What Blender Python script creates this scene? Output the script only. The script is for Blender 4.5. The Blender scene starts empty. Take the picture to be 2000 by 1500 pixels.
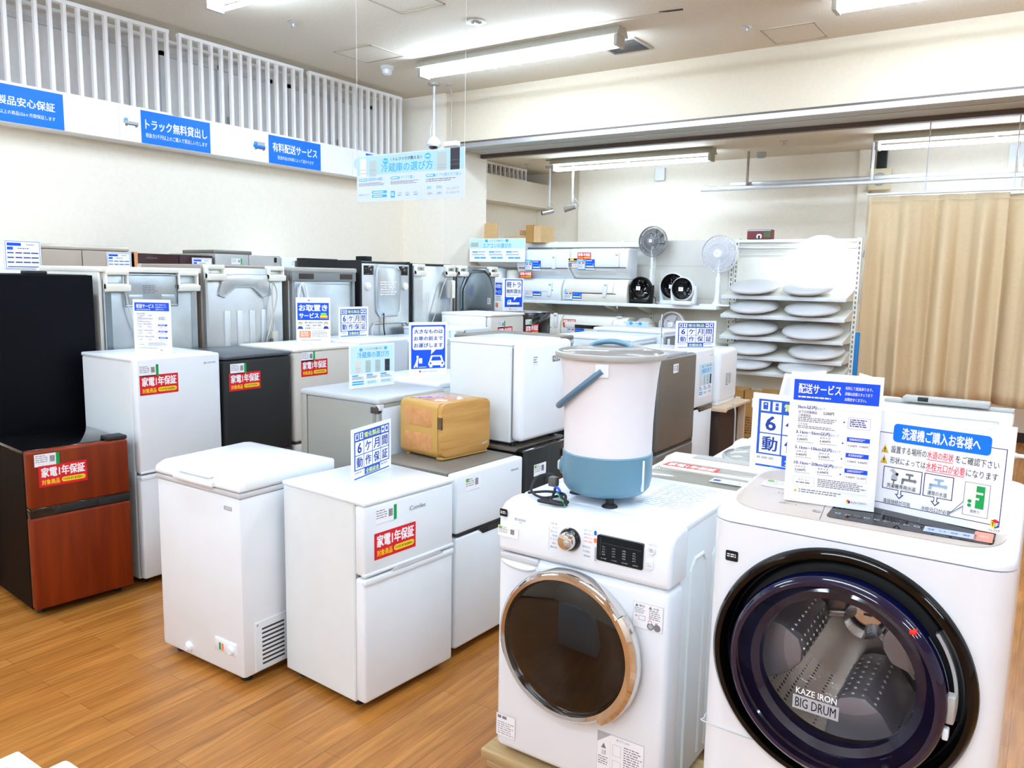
import bpy, bmesh, math, random
from mathutils import Matrix, Vector
random.seed(7)
S = bpy.context.scene
C = S.collection
PI = math.pi

# ------------------------------------------------------------------ camera, world, exposure
W_IMG, F_PX = 2000.0, 1557.1
YAW, PITCH, ROLL, CAM_H = 0.594769, 0.133524, -0.0184198, 1.70
cd = bpy.data.cameras.new('camera'); cam = bpy.data.objects.new('camera', cd); C.objects.link(cam)
cd.sensor_width = 36.0; cd.sensor_fit = 'HORIZONTAL'; cd.lens = 36.0 * F_PX / W_IMG; cd.clip_start = 0.05
fw = Vector((-math.sin(YAW) * math.cos(PITCH), math.cos(YAW) * math.cos(PITCH), -math.sin(PITCH)))
rt = Vector((math.cos(YAW), math.sin(YAW), 0)); dn = fw.cross(rt)
rt2 = math.cos(ROLL) * rt + math.sin(ROLL) * dn
dn2 = -math.sin(ROLL) * rt + math.cos(ROLL) * dn
cam.matrix_world = Matrix(((rt2.x, -dn2.x, -fw.x, 0), (rt2.y, -dn2.y, -fw.y, 0), (rt2.z, -dn2.z, -fw.z, CAM_H), (0, 0, 0, 1)))
S.camera = cam
wd = bpy.data.worlds.new('world'); S.world = wd; wd.use_nodes = True
wd.node_tree.nodes['Background'].inputs[0].default_value = (1, 1, 1, 1)
wd.node_tree.nodes['Background'].inputs[1].default_value = 0.3
S.view_settings.view_transform = 'Standard'; S.view_settings.look = 'None'
S.view_settings.gamma = 1; S.view_settings.use_curve_mapping = False
S.view_settings.exposure = 0.16
TUBE = 86.0            # emission of the fluorescent tubes (cool daylight colour)
S.cycles.max_bounces = 8; S.cycles.diffuse_bounces = 5; S.cycles.glossy_bounces = 4
S.cycles.transparent_max_bounces = 16; S.cycles.transmission_bounces = 6
S.cycles.caustics_reflective = False; S.cycles.caustics_refractive = False
S.cycles.sample_clamp_indirect = 6

# ------------------------------------------------------------------ materials
def lin(c):
    return tuple(((v / 255) / 12.92 if v / 255 <= 0.04045 else ((v / 255 + 0.055) / 1.055) ** 2.4) for v in c) + (1,)
M = {}
def mat(name, rgb, rough=0.5, metal=0.0, var=0.04, nscale=8.0, coat=0.0, bump=0.0, emit=0.0, alpha=1.0, trans=0.0, ior=1.45, stretch=None, spec=0.5):
    m = bpy.data.materials.new(name); m.use_nodes = True; nt = m.node_tree
    b = nt.nodes['Principled BSDF']
    b.inputs['Roughness'].default_value = rough; b.inputs['Metallic'].default_value = metal
    b.inputs['Coat Weight'].default_value = coat; b.inputs['Coat Roughness'].default_value = 0.05
    b.inputs['Specular IOR Level'].default_value = spec
    b.inputs['Alpha'].default_value = alpha; b.inputs['Transmission Weight'].default_value = trans; b.inputs['IOR'].default_value = ior
    tc = nt.nodes.new('ShaderNodeTexCoord'); n = nt.nodes.new('ShaderNodeTexNoise'); n.inputs['Scale'].default_value = nscale
    n.inputs['Detail'].default_value = 4
    if stretch:
        mp = nt.nodes.new('ShaderNodeMapping'); mp.inputs['Scale'].default_value = stretch
        nt.links.new(tc.outputs['Object'], mp.inputs[0]); nt.links.new(mp.outputs[0], n.inputs[0])
    else:
        nt.links.new(tc.outputs['Object'], n.inputs[0])
    r = nt.nodes.new('ShaderNodeValToRGB'); c = lin(rgb)
    r.color_ramp.elements[0].position = 0.3; r.color_ramp.elements[1].position = 0.7
    r.color_ramp.elements[0].color = tuple(max(0, v * (1 - var)) for v in c[:3]) + (1,)
    r.color_ramp.elements[1].color = tuple(min(1, v * (1 + var)) for v in c[:3]) + (1,)
    nt.links.new(n.outputs['Fac'], r.inputs[0]); nt.links.new(r.outputs[0], b.inputs['Base Color'])
    if bump:
        bp = nt.nodes.new('ShaderNodeBump'); bp.inputs['Strength'].default_value = bump; bp.inputs['Distance'].default_value = 0.002
        nt.links.new(n.outputs['Fac'], bp.inputs['Height']); nt.links.new(bp.outputs[0], b.inputs['Normal'])
    if emit:
        b.inputs['Emission Color'].default_value = c; b.inputs['Emission Strength'].default_value = emit
    M[name] = m
    return m
def ink(name, rgb):
    return mat(name, rgb, rough=0.45, var=0.015, nscale=3, spec=0.3)

mat('wall', (243, 234, 217), 0.85, var=0.02, nscale=30, bump=0.15)
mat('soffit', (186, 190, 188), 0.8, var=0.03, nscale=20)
mat('speaker_beige', (226, 210, 176), 0.5)
mat('lid_grey', (196, 196, 193), 0.45)
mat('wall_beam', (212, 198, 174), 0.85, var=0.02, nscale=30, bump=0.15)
mat('wall_grey', (222, 219, 218), 0.8, var=0.03, nscale=20)
mat('ceiling', (226, 215, 196), 0.9, var=0.05, nscale=60, bump=0.3)
mat('ceiling_line', (176, 167, 146), 0.7)
mat('gap_dark', (60, 52, 48), 0.7)
mat('rail_brown', (92, 78, 70), 0.45)
mat('alu', (205, 205, 205), 0.35, 0.8)
mat('chrome', (225, 222, 218), 0.06, 1.0, var=0.0)
mat('white_gloss', (236, 241, 246), 0.25, coat=0.2, var=0.012)
mat('white_matte', (233, 239, 243), 0.42, var=0.012)
mat('white_side', (227, 233, 233), 0.45, var=0.015)
mat('white_blue', (212, 222, 232), 0.42, var=0.015)
mat('slat_white', (245, 243, 240), 0.5, var=0.01)
mat('cream', (236, 234, 222), 0.45, var=0.02)
mat('beige_grey', (212, 208, 198), 0.4, var=0.02)
mat('champagne', (196, 186, 174), 0.38, 0.25, var=0.02)
mat('champagne_panel', (205, 192, 180), 0.34, 0.3, var=0.02)
mat('champagne_door', (164, 150, 136), 0.38, 0.2, var=0.02)
mat('champagne_dark', (150, 138, 126), 0.4, 0.2)
mat('taupe', (150, 138, 128), 0.45, 0.1)
mat('brown_gloss', (46, 16, 16), 0.25, spec=0.25)
mat('copper', (190, 130, 95), 0.3, 0.5)
mat('silver', (178, 178, 176), 0.35, 0.5)
mat('silver_dark', (118, 114, 108), 0.34, 0.55, stretch=(1, 1, 14), var=0.05)
mat('galv', (186, 198, 204), 0.30, 0.85, var=0.12, nscale=5)
mat('galv_light', (208, 216, 220), 0.30, 0.8, var=0.08, nscale=5)
mat('galv_dark', (130, 142, 148), 0.33, 0.75, var=0.12, nscale=5)
mat('grey_body', (149, 149, 141), 0.45, 0.2, var=0.02)
mat('grey_top', (186, 190, 192), 0.4, 0.1, var=0.02)
mat('grey_frame', (132, 136, 138), 0.4, 0.2)
mat('grey_light', (205, 206, 208), 0.42)
mat('grey_plastic', (170, 168, 162), 0.5)
mat('black_matte', (18, 18, 20), 0.5, var=0.05, spec=0.3)
mat('black_navy', (7, 9, 14), 0.5, var=0.05, spec=0.08)
mat('black_brown', (12, 7, 6), 0.5, var=0.05, spec=0.05)
mat('black_gloss', (9, 9, 11), 0.08, coat=0.5, var=0.0)
mat('ring_black', (4, 4, 5), 0.05, spec=0.35, var=0.0)
mat('black_rubber', (22, 22, 24), 0.6)
mat('charcoal', (36, 37, 37), 0.5, var=0.04, spec=0.3)
mat('charcoal_top', (68, 72, 78), 0.4)
mat('mat_brown', (112, 104, 94), 0.5, var=0.05)
mat('cord_grey', (188, 186, 178), 0.6)
mat('blue_plastic', (96, 137, 157), 0.35, var=0.01)
mat('blue_handle', (80, 112, 134), 0.4, var=0.01)
mat('bucket_white', (232, 230, 232), 0.35, var=0.01)
mat('lid_smoke', (150, 144, 138), 0.15, alpha=0.75, var=0.02)
mat('cardboard', (196, 160, 112), 0.85, var=0.05, nscale=20)
mat('cardboard_dark', (160, 118, 62), 0.85, var=0.05, nscale=20)
mat('dolly_wood', (176, 148, 104), 0.7, var=0.15, nscale=6, stretch=(1, 12, 12))
mat('pale_wood', (205, 180, 152), 0.6, var=0.06, nscale=6, stretch=(2, 10, 10))
mat('tan_frame', (186, 144, 72), 0.4, var=0.03)
mat('curtain', (208, 184, 146), 0.8, var=0.03, nscale=40)
mat('dark_brown', (52, 34, 26), 0.6)
mat('blue_fabric', (20, 120, 190), 0.7)
mat('fan_grey', (150, 150, 152), 0.4, var=0.02)
mat('fan_blade', (210, 214, 222), 0.3, alpha=0.55)
mat('fan_blade_grey', (122, 120, 118), 0.35)
mat('fan_blade_clear', (222, 226, 236), 0.25, alpha=0.5)
mat('wire_white', (224, 224, 228), 0.4)
mat('dome_white', (206, 206, 206), 0.3, var=0.01)
mat('dome_lit', (250, 252, 255), 0.4, emit=3.5, var=0.0)
mat('tube', (208, 231, 255), 0.4, emit=TUBE, var=0.0)
mat('tube_back', (208, 231, 255), 0.4, emit=TUBE * 0.46, var=0.0)
mat('fixture', (176, 172, 160), 0.4, var=0.01)
mat('window_smoke', (168, 164, 152), 0.12, alpha=0.6, var=0.03)
mat('acrylic', (245, 248, 250), 0.05, alpha=0.22, var=0.0)
mat('red_led', (230, 40, 30), 0.4)
mat('orange_btn', (206, 136, 116), 0.4)
mat('lilac_btn', (178, 190, 224), 0.4)
mat('drum_steel', (190, 182, 174), 0.22, 0.9, var=0.05)
mat('glass_blue', (8, 9, 34), 0.03, alpha=0.15, coat=0.6, var=0.0)
mat('rim_blue', (10, 12, 44), 0.06, coat=0.5, var=0.0)
mat('lifter_grey', (150, 144, 150), 0.35, 0.3, var=0.03)
mat('glass_brown', (4, 3, 3), 0.03, alpha=0.72, coat=0.6, var=0.0)
mat('bowl_glass', (20, 20, 26), 0.04, alpha=0.10, coat=0.8, var=0.0)
mat('inner_dark', (26, 22, 24), 0.3, var=0.05)
mat('cable_blue', (40, 80, 200), 0.5)
mat('cable_green', (60, 160, 110), 0.5)
mat('plug_dark', (90, 88, 82), 0.5)
mat('bread_top', (186, 124, 76), 0.16, coat=0.5, var=0.1, nscale=3, stretch=(2, 14, 14))

def wood_mat(name, c1, c2, axis, scale, rough, dist=3.0):
    m = bpy.data.materials.new(name); m.use_nodes = True; nt = m.node_tree; b = nt.nodes['Principled BSDF']
    b.inputs['Roughness'].default_value = rough; b.inputs['Specular IOR Level'].default_value = 0.22
    tc = nt.nodes.new('ShaderNodeTexCoord'); mp = nt.nodes.new('ShaderNodeMapping')
    sc = [22.0, 22.0, 22.0]; sc[axis] = 1.6
    mp.inputs['Scale'].default_value = [v * scale for v in sc]
    n = nt.nodes.new('ShaderNodeTexNoise'); n.inputs['Scale'].default_value = 1.0; n.inputs['Detail'].default_value = 6; n.inputs['Distortion'].default_value = dist * 0.2
    r = nt.nodes.new('ShaderNodeValToRGB')
    r.color_ramp.elements[0].position = 0.3; r.color_ramp.elements[1].position = 0.72
    r.color_ramp.elements[0].color = lin(c1); r.color_ramp.elements[1].color = lin(c2)
    nt.links.new(tc.outputs['Object'], mp.inputs[0]); nt.links.new(mp.outputs[0], n.inputs[0])
    nt.links.new(n.outputs['Fac'], r.inputs[0]); nt.links.new(r.outputs[0], b.inputs['Base Color'])
    M[name] = m
wood_mat('cherry', (100, 29, 2), (124, 44, 4), 2, 1.0, 0.5)
wood_mat('ash', (170, 122, 60), (202, 154, 90), 0, 1.2, 0.45)
wood_mat('ash_pink', (184, 126, 76), (206, 148, 98), 0, 1.2, 0.45)

def floor_mat():
    m = bpy.data.materials.new('wood_floor'); m.use_nodes = True; nt = m.node_tree; b = nt.nodes['Principled BSDF']
    tc = nt.nodes.new('ShaderNodeTexCoord'); mp = nt.nodes.new('ShaderNodeMapping'); mp.inputs['Rotation'].default_value = (0, 0, -PI / 2)
    nt.links.new(tc.outputs['Object'], mp.inputs[0])
    br = nt.nodes.new('ShaderNodeTexBrick'); br.inputs['Scale'].default_value = 1.0
    br.inputs['Brick Width'].default_value = 0.92; br.inputs['Row Height'].default_value = 0.078
    br.inputs['Mortar Size'].default_value = 0.0012; br.inputs['Mortar Smooth'].default_value = 0.3
    br.inputs['Color1'].default_value = lin((184, 124, 58)); br.inputs['Color2'].default_value = lin((164, 105, 44)); br.inputs['Mortar'].default_value = lin((120, 74, 32))
    br.offset = 0.37; br.offset_frequency = 2
    nt.links.new(mp.outputs[0], br.inputs[0])
    m2 = nt.nodes.new('ShaderNodeMapping'); m2.inputs['Scale'].default_value = (46, 2.6, 1)
    nt.links.new(tc.outputs['Object'], m2.inputs[0])
    n = nt.nodes.new('ShaderNodeTexNoise'); n.inputs['Scale'].default_value = 1; n.inputs['Detail'].default_value = 7; n.inputs['Distortion'].default_value = 0.8
    nt.links.new(m2.outputs[0], n.inputs[0])
    r = nt.nodes.new('ShaderNodeValToRGB'); r.color_ramp.elements[0].position = 0.3; r.color_ramp.elements[1].position = 0.7
    r.color_ramp.elements[0].color = (0.55, 0.5, 0.45, 1); r.color_ramp.elements[1].color = (1.15, 1.12, 1.08, 1)
    nt.links.new(n.outputs['Fac'], r.inputs[0])
    mx = nt.nodes.new('ShaderNodeMix'); mx.data_type = 'RGBA'; mx.blend_type = 'MULTIPLY'; mx.inputs['Factor'].default_value = 0.8
    nt.links.new(br.outputs['Color'], mx.inputs['A']); nt.links.new(r.outputs[0], mx.inputs['B'])
    nt.links.new(mx.outputs['Result'], b.inputs['Base Color'])
    b.inputs['Roughness'].default_value = 0.27; b.inputs['Specular IOR Level'].default_value = 0.5
    bp = nt.nodes.new('ShaderNodeBump'); bp.inputs['Strength'].default_value = 0.1; bp.inputs['Distance'].default_value = 0.001
    nt.links.new(n.outputs['Fac'], bp.inputs['Height']); nt.links.new(bp.outputs[0], b.inputs['Normal'])
    M['floor'] = m
floor_mat()

def drum_mat():
    m = bpy.data.materials.new('perforated_steel'); m.use_nodes = True; nt = m.node_tree; b = nt.nodes['Principled BSDF']
    b.inputs['Metallic'].default_value = 0.85; b.inputs['Roughness'].default_value = 0.25
    tc = nt.nodes.new('ShaderNodeTexCoord'); v = nt.nodes.new('ShaderNodeTexVoronoi'); v.inputs['Scale'].default_value = 55; v.inputs['Randomness'].default_value = 0.1
    nt.links.new(tc.outputs['Object'], v.inputs[0])
    r = nt.nodes.new('ShaderNodeValToRGB'); r.color_ramp.interpolation = 'CONSTANT'
    r.color_ramp.elements[0].color = (0.02, 0.02, 0.02, 1); r.color_ramp.elements[1].position = 0.22; r.color_ramp.elements[1].color = (0.78, 0.73, 0.69, 1)
    nt.links.new(v.outputs['Distance'], r.inputs[0]); nt.links.new(r.outputs[0], b.inputs['Base Color'])
    M['drum_holes'] = m
drum_mat()

for n_, c_ in dict(paper=(246, 247, 250), blue=(18, 76, 214), blue_banner=(0, 112, 232), blue_dark=(30, 52, 130), navy=(22, 34, 92), blue_frame=(34, 84, 184), blue_text=(28, 62, 146), cyan=(60, 170, 226),
                   sky=(200, 232, 248), sky_pale=(226, 241, 250), board_sky_shaded=(168, 206, 224), board_paper_shaded=(202, 213, 221), black=(24, 24, 28), grey_text=(120, 120, 126), grey_line=(176, 178, 184), red=(206, 28, 36), red_text=(214, 30, 44),  # hanging board inks: sky and paper darkened, its shade put into the colour
                   yellow=(250, 214, 40), lime=(226, 240, 130), orange=(245, 128, 80), green=(20, 150, 74), green_leaf=(120, 196, 60), green_tag=(110, 170, 50), skin=(244, 206, 180), hair=(110, 66, 40), white_ink=(250, 251, 253),
                   fridge_grey=(176, 188, 186), fridge_beige=(222, 214, 204), fridge_black=(46, 44, 52), tap=(150, 180, 206), purple=(120, 100, 220), blue_print=(30, 90, 220),
                   gold=(216, 178, 60), picture_red=(110, 44, 44), picture_green=(70, 96, 60)).items():
    ink(n_, c_)

# ------------------------------------------------------------------ helpers
class MB:
    """collects shapes of one part into one mesh"""
    def __init__(self, mtx=None):
        self.bm = bmesh.new(); self.mats = []; self.mtx = mtx or Matrix.Identity(4)
    def mi(self, m):
        if m not in self.mats: self.mats.append(m)
        return self.mats.index(m)
    def _fin(self, vs, fs, m, mtx=None):
        k = self.mi(m)
        for f in fs: f.material_index = k
        bmesh.ops.transform(self.bm, matrix=(self.mtx @ mtx) if mtx else self.mtx, verts=vs)
    def box(self, x0, y0, z0, x1, y1, z1, m, bev=0.0, seg=2, mtx=None):
        b2 = bmesh.new()
        vs = [b2.verts.new((x, y, z)) for x in (x0, x1) for y in (y0, y1) for z in (z0, z1)]
        for q in ((0, 1, 3, 2), (4, 6, 7, 5), (0, 4, 5, 1), (2, 3, 7, 6), (0, 2, 6, 4), (1, 5, 7, 3)):
            b2.faces.new([vs[i] for i in q])
        if bev > 0:
            bmesh.ops.bevel(b2, geom=b2.edges[:], offset=bev, segments=seg, affect='EDGES', profile=0.5)
        self.add(b2, m, mtx)
        return self
    def add(self, b2, m, mtx=None):
        bmesh.ops.recalc_face_normals(b2, faces=b2.faces[:])
        k = self.mi(m); full = (self.mtx @ mtx) if mtx else self.mtx
        mp = {}
        for v in b2.verts: mp[v] = self.bm.verts.new(full @ v.co)
        for f in b2.faces:
            try:
                g = self.bm.faces.new([mp[v] for v in f.verts]); g.material_index = k
            except ValueError: pass
        b2.free()
    def prism(self, pts, a, b, m, axis='x', bev=0.0, seg=2, mtx=None):
        """polygon extruded along an axis; pts are the two other coordinates in order"""
        b2 = bmesh.new()
        def P(u, v, w): return {'x': (w, u, v), 'y': (u, w, v), 'z': (u, v, w)}[axis]
        A = [b2.verts.new(P(u, v, a)) for u, v in pts]; B = [b2.verts.new(P(u, v, b)) for u, v in pts]
        n = len(pts); b2.faces.new(A); b2.faces.new(B[::-1])
        for i in range(n): b2.faces.new((A[i], B[i], B[(i + 1) % n], A[(i + 1) % n]))
        if bev > 0:
            bmesh.ops.recalc_face_normals(b2, faces=b2.faces[:])
            es = [e for e in b2.edges if len(e.link_faces) == 2 and e.calc_face_angle(0) > 0.6]
            bmesh.ops.bevel(b2, geom=es, offset=bev, segments=seg, affect='EDGES', profile=0.5)
        self.add(b2, m, mtx); return self
    def lathe(self, prof, m, cx=0, cy=0, cz=0, axis='z', n=40, sx=1.0, sy=1.0, a0=0, a1=2 * PI):
        """profile of (radius, height) turned about an axis through (cx,cy,cz)"""
        b2 = bmesh.new(); full = abs(a1 - a0 - 2 * PI) < 1e-6; rings = []
        cnt = n if full else n + 1
        for r, h in prof:
            ring = []
            if r < 1e-6:
                ring = [b2.verts.new(self._ax(0, 0, h, cx, cy, cz, axis))] * cnt
            else:
                for i in range(cnt):
                    t = a0 + (a1 - a0) * i / n
                    ring.append(b2.verts.new(self._ax(r * math.cos(t) * sx, r * math.sin(t) * sy, h, cx, cy, cz, axis)))
            rings.append(ring)
        for A, B in zip(rings, rings[1:]):
            for i in range(n):
                j = (i + 1) % cnt
                q = []
                for v in (A[i], A[j], B[j], B[i]):
                    if v not in q: q.append(v)
                if len(q) > 2:
                    try: b2.faces.new(q)
                    except ValueError: pass
        self.add(b2, m); return self
    @staticmethod
    def _ax(u, v, h, cx, cy, cz, axis):
        if axis == 'z': return (cx + u, cy + v, cz + h)
        if axis == 'y': return (cx + u, cy + h, cz + v)
        return (cx + h, cy + u, cz + v)
    def cyl(self, p0, p1, r, m, r1=None, n=20, cap=True):
        p0, p1 = Vector(p0), Vector(p1); d = p1 - p0; L = d.length
        q = Vector((0, 0, 1)).rotation_difference(d).to_matrix().to_4x4(); q.translation = p0
        b2 = bmesh.new(); r1 = r if r1 is None else r1
        A = [b2.verts.new(q @ Vector((r * math.cos(2 * PI * i / n), r * math.sin(2 * PI * i / n), 0))) for i in range(n)]
        B = [b2.verts.new(q @ Vector((r1 * math.cos(2 * PI * i / n), r1 * math.sin(2 * PI * i / n), L))) for i in range(n)]
        for i in range(n): b2.faces.new((A[i], A[(i + 1) % n], B[(i + 1) % n], B[i]))
        if cap: b2.faces.new(A); b2.faces.new(B)
        self.add(b2, m); return self
    def tube(self, pts, r, m, n=8, smooth=True, closed=False):
        pts = [Vector(p) for p in pts]
        if smooth and len(pts) > 2:
            out = []
            K = len(pts)
            for i in range(K - 1 if not closed else K):
                p0, p1, p2, p3 = (pts[(i - 1) % K] if (closed or i > 0) else pts[0]), pts[i], pts[(i + 1) % K], (pts[(i + 2) % K] if (closed or i + 2 < K) else pts[-1])
                for k in range(6):
                    t = k / 6
                    out.append(0.5 * ((2 * p1) + (p2 - p0) * t + (2 * p0 - 5 * p1 + 4 * p2 - p3) * t * t + (3 * p1 - p0 - 3 * p2 + p3) * t ** 3))
            if not closed: out.append(pts[-1])
            pts = out
        b2 = bmesh.new(); rings = []; K = len(pts); up = Vector((0, 0, 1))
        for i, p in enumerate(pts):
            a = pts[(i - 1) % K] if (closed or i > 0) else p
            b = pts[(i + 1) % K] if (closed or i + 1 < K) else p
            t = (b - a)
            t = t.normalized() if t.length > 1e-9 else Vector((0, 0, 1))
            if i == 0:
                up = Vector((0, 0, 1)) if abs(t.z) < 0.9 else Vector((1, 0, 0))
            s = t.cross(up)
            if s.length < 1e-6: s = t.orthogonal()
            s.normalize(); up = s.cross(t).normalized()
            rings.append([b2.verts.new(p + r * (math.cos(2 * PI * k / n) * s + math.sin(2 * PI * k / n) * up)) for k in range(n)])
        for i in range(K if closed else K - 1):
            A, B = rings[i], rings[(i + 1) % K]
            for k in range(n): b2.faces.new((A[k], A[(k + 1) % n], B[(k + 1) % n], B[k]))
        if not closed: b2.faces.new(rings[0]); b2.faces.new(rings[-1])
        self.add(b2, m); return self
    def quad(self, a, b, c, d, m):
        b2 = bmesh.new(); b2.faces.new([b2.verts.new(p) for p in (a, b, c, d)])
        k = self.mi(m)
        g = self.bm.faces.new([self.bm.verts.new(self.mtx @ v.co) for v in b2.verts]); g.material_index = k; b2.free(); return self
    def build(self, name, parent=None, smooth=35, label=None):
        me = bpy.data.meshes.new(name); self.bm.to_mesh(me); self.bm.free()
        for m in self.mats: me.materials.append(M[m])
        if smooth:
            me.polygons.foreach_set('use_smooth', [True] * len(me.polygons))
            try: me.set_sharp_from_angle(angle=math.radians(smooth))
            except Exception: pass
        o = bpy.data.objects.new(name, me); C.objects.link(o)
        if parent: o.parent = parent
        if label: o['label'] = label
        return o

def thing(name, label, cat, loc=(0, 0, 0), rz=0.0, group=None):
    o = bpy.data.objects.new(name, None); C.objects.link(o); o.empty_display_size = 0.1
    o.location = loc; o.rotation_euler = (0, 0, rz); o['label'] = label; o['category'] = cat
    if group: o['group'] = group
    return o
def tag(o, label, cat, group=None):
    o['label'] = label; o['category'] = cat
    if group: o['group'] = group
    return o
def structure(o):
    o['kind'] = 'structure'; return o
def dup(root, loc, rz=None, label=None):
    r = root.copy(); C.objects.link(r); r.location = loc
    if rz is not None: r.rotation_euler = (0, 0, rz)
    if label: r['label'] = label
    for ch in list(root.children):
        c = ch.copy(); C.objects.link(c); c.parent = r
        for g in list(ch.children):
            d = g.copy(); C.objects.link(d); d.parent = c
    return r

# lettering: glyph outlines turned into flat mesh, cached
_TX = {}
def text_geo(s, bold):
    key = (s, bold)
    if key in _TX: return _TX[key]
    cu = bpy.data.curves.new('lettering', 'FONT'); cu.body = s; cu.resolution_u = 2; cu.offset = bold; cu.fill_mode = 'FRONT'
    o = bpy.data.objects.new('lettering', cu)

    me = bpy.data.meshes.new_from_object(o)
    vs = [(v.co.x, v.co.y) for v in me.vertices]; fs = [tuple(p.vertices) for p in me.polygons]
    bpy.data.meshes.remove(me); bpy.data.objects.remove(o); bpy.data.curves.remove(cu)
    if vs:
        x0 = min(v[0] for v in vs); x1 = max(v[0] for v in vs); y0 = min(v[1] for v in vs); y1 = max(v[1] for v in vs)
    else: x0 = x1 = y0 = y1 = 0
    _TX[key] = (vs, fs, x0, y0, max(x1 - x0, 1e-4), max(y1 - y0, 1e-4))
    return _TX[key]

class Card:
    """flat print on a plane: u to the right, v down, both 0..1 of a w x h sheet; drawn into an MB at y = y0 facing -y"""
    def __init__(self, mb, x, z, w, h, y=0.0, lift=0.00035, mtx=None, shape=None):
        self.mb, self.x, self.z, self.w, self.h, self.y, self.l, self.m = mb, x, z, w, h, y, lift, mtx or Matrix.Identity(4)
        self.n = 0
    def pt(self, u, v, lay):
        return self.mb.mtx @ (self.m @ Vector((self.x + u * self.w, self.y - lay * self.l, self.z + (1 - v) * self.h)))
    def face(self, uv, m, lay):
        k = self.mb.mi(m)
        vs = [self.mb.bm.verts.new(self.pt(u, v, lay)) for u, v in uv]
        f = self.mb.bm.faces.new(vs); f.material_index = k
    def rect(self, u0, v0, u1, v1, m, lay=1): self.face([(u0, v1), (u1, v1), (u1, v0), (u0, v0)], m, lay); return self
    def rrect(self, u0, v0, u1, v1, m, lay=1, r=0.2):
        rr = r * min((u1 - u0) * self.w, (v1 - v0) * self.h); ru, rv = rr / self.w, rr / self.h; p = []
        for cu, cv, a in ((u1 - ru, v0 + rv, 0), (u0 + ru, v0 + rv, 90), (u0 + ru, v1 - rv, 180), (u1 - ru, v1 - rv, 270)):
            for k in range(5):
                t = math.radians(a + 22.5 * k); p.append((cu + ru * math.cos(t), cv - rv * math.sin(t)))
        self.face(p, m, lay); return self
    def frame(self, u0, v0, u1, v1, t, m, lay=1):
        tu, tv = t / self.w, t / self.h
        self.rect(u0, v0, u1, v0 + tv, m, lay); self.rect(u0, v1 - tv, u1, v1, m, lay)
        self.rect(u0, v0 + tv, u0 + tu, v1 - tv, m, lay); self.rect(u1 - tu, v0 + tv, u1, v1 - tv, m, lay); return self
    def disc(self, u, v, r, m, lay=1, n=16, sy=1.0):
        self.face([(u + r / self.w * math.cos(2 * PI * k / n), v - sy * r / self.h * math.sin(2 * PI * k / n)) for k in range(n)], m, lay); return self
    def poly(self, uv, m, lay=1):
        a = sum(uv[i][0] * uv[(i + 1) % len(uv)][1] - uv[(i + 1) % len(uv)][0] * uv[i][1] for i in range(len(uv)))
        self.face(uv if a < 0 else uv[::-1], m, lay); return self
    def text(self, s, u0, v0, u1, v1, m, lay=2, bold=0.0):
        vs, fs, x0, y0, tw, th = text_geo(s, 0.0); k = self.mb.mi(m)
        sx, sy = (u1 - u0) / tw, (v1 - v0) / th
        d = [(0, 0)] if bold <= 0 else [(-bold, -bold * 0.6), (bold, -bold * 0.6), (-bold, bold * 0.6), (bold, bold * 0.6)]
        if 0 < bold < 0.011: d = [(-bold, 0), (bold, 0)]
        for q, (ex, ey) in enumerate(d):
            nv = [self.mb.bm.verts.new(self.pt(u0 + (x + ex - x0) * sx, v1 - (y + ey - y0) * sy, lay + 0.12 * q)) for x, y in vs]
            for f in fs:
                g = self.mb.bm.faces.new([nv[i] for i in f]); g.material_index = k
        return self
    def micro(self, u0, v0, u1, v1, rows, m='grey_text', lay=2, fill=0.45, seed=1):
        rnd = random.Random(seed * 131 + rows); dv = (v1 - v0) / rows
        for i in range(rows):
            u = u0; end = u1 - (u1 - u0) * rnd.random() * 0.25
            while u < end:
                L = min((0.3 + rnd.random()) * dv * self.h / self.w * 1.6, end - u)
                self.rect(u, v0 + i * dv, u + L, v0 + i * dv + dv * fill, m, lay); u += L + dv * self.h / self.w * 0.35
        return self
# ------------------------------------------------------------------ the room
CE, CB, SOF = 3.78, 3.24, 3.19
b = MB(); b.box(-7.2, -7, -0.1, 9, 10.9, 0, 'floor'); structure(b.build('floor', smooth=0))
b = MB(); b.box(-7.2, -7, CE, 9, 7.46, CE + 0.15, 'ceiling'); structure(b.build('ceiling', smooth=0))
b = MB(); b.box(-7.2, 8.18, CB, 9, 10.9, CB + 0.15, 'ceiling'); structure(b.build('ceiling', smooth=0))
b = MB(); b.box(-6.8, -7, 0, -6.65, 10.6, 2.76, 'wall'); b.box(-7.05, -7, 2.7, -6.9, 10.6, CE, 'wall_grey'); structure(b.build('wall_left', smooth=0))
b = MB(); b.box(-6.92, -7, 2.752, -6.45, 7.42, 3.026, 'slat_white'); structure(b.build('trim_1', smooth=0))
b = MB(); b.box(-6.92, 8.26, 2.72, -6.42, 10.5, 3.06, 'wall'); structure(b.build('trim_2', smooth=0))
b = MB(); b.box(-6.92, 7.42, 0, -6.03, 8.26, CE, 'wall'); structure(b.build('wall_pillar', smooth=0))
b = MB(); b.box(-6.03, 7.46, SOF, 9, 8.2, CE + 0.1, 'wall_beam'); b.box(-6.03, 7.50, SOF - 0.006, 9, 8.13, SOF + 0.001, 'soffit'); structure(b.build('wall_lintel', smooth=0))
b = MB(); b.box(-6.03, 7.445, SOF - 0.035, 9, 7.475, SOF + 0.012, 'alu'); b.box(-6.03, 7.475, SOF - 0.02, 9, 7.50, SOF, 'gap_dark'); b.box(-6.03, 7.44, SOF + 0.012, 9, 7.46, SOF + 0.03, 'rail_brown')
b.box(-6.03, 7.82, SOF - 0.012, 9, 7.835, SOF, 'alu'); structure(b.build('trim_3', smooth=0))
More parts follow.
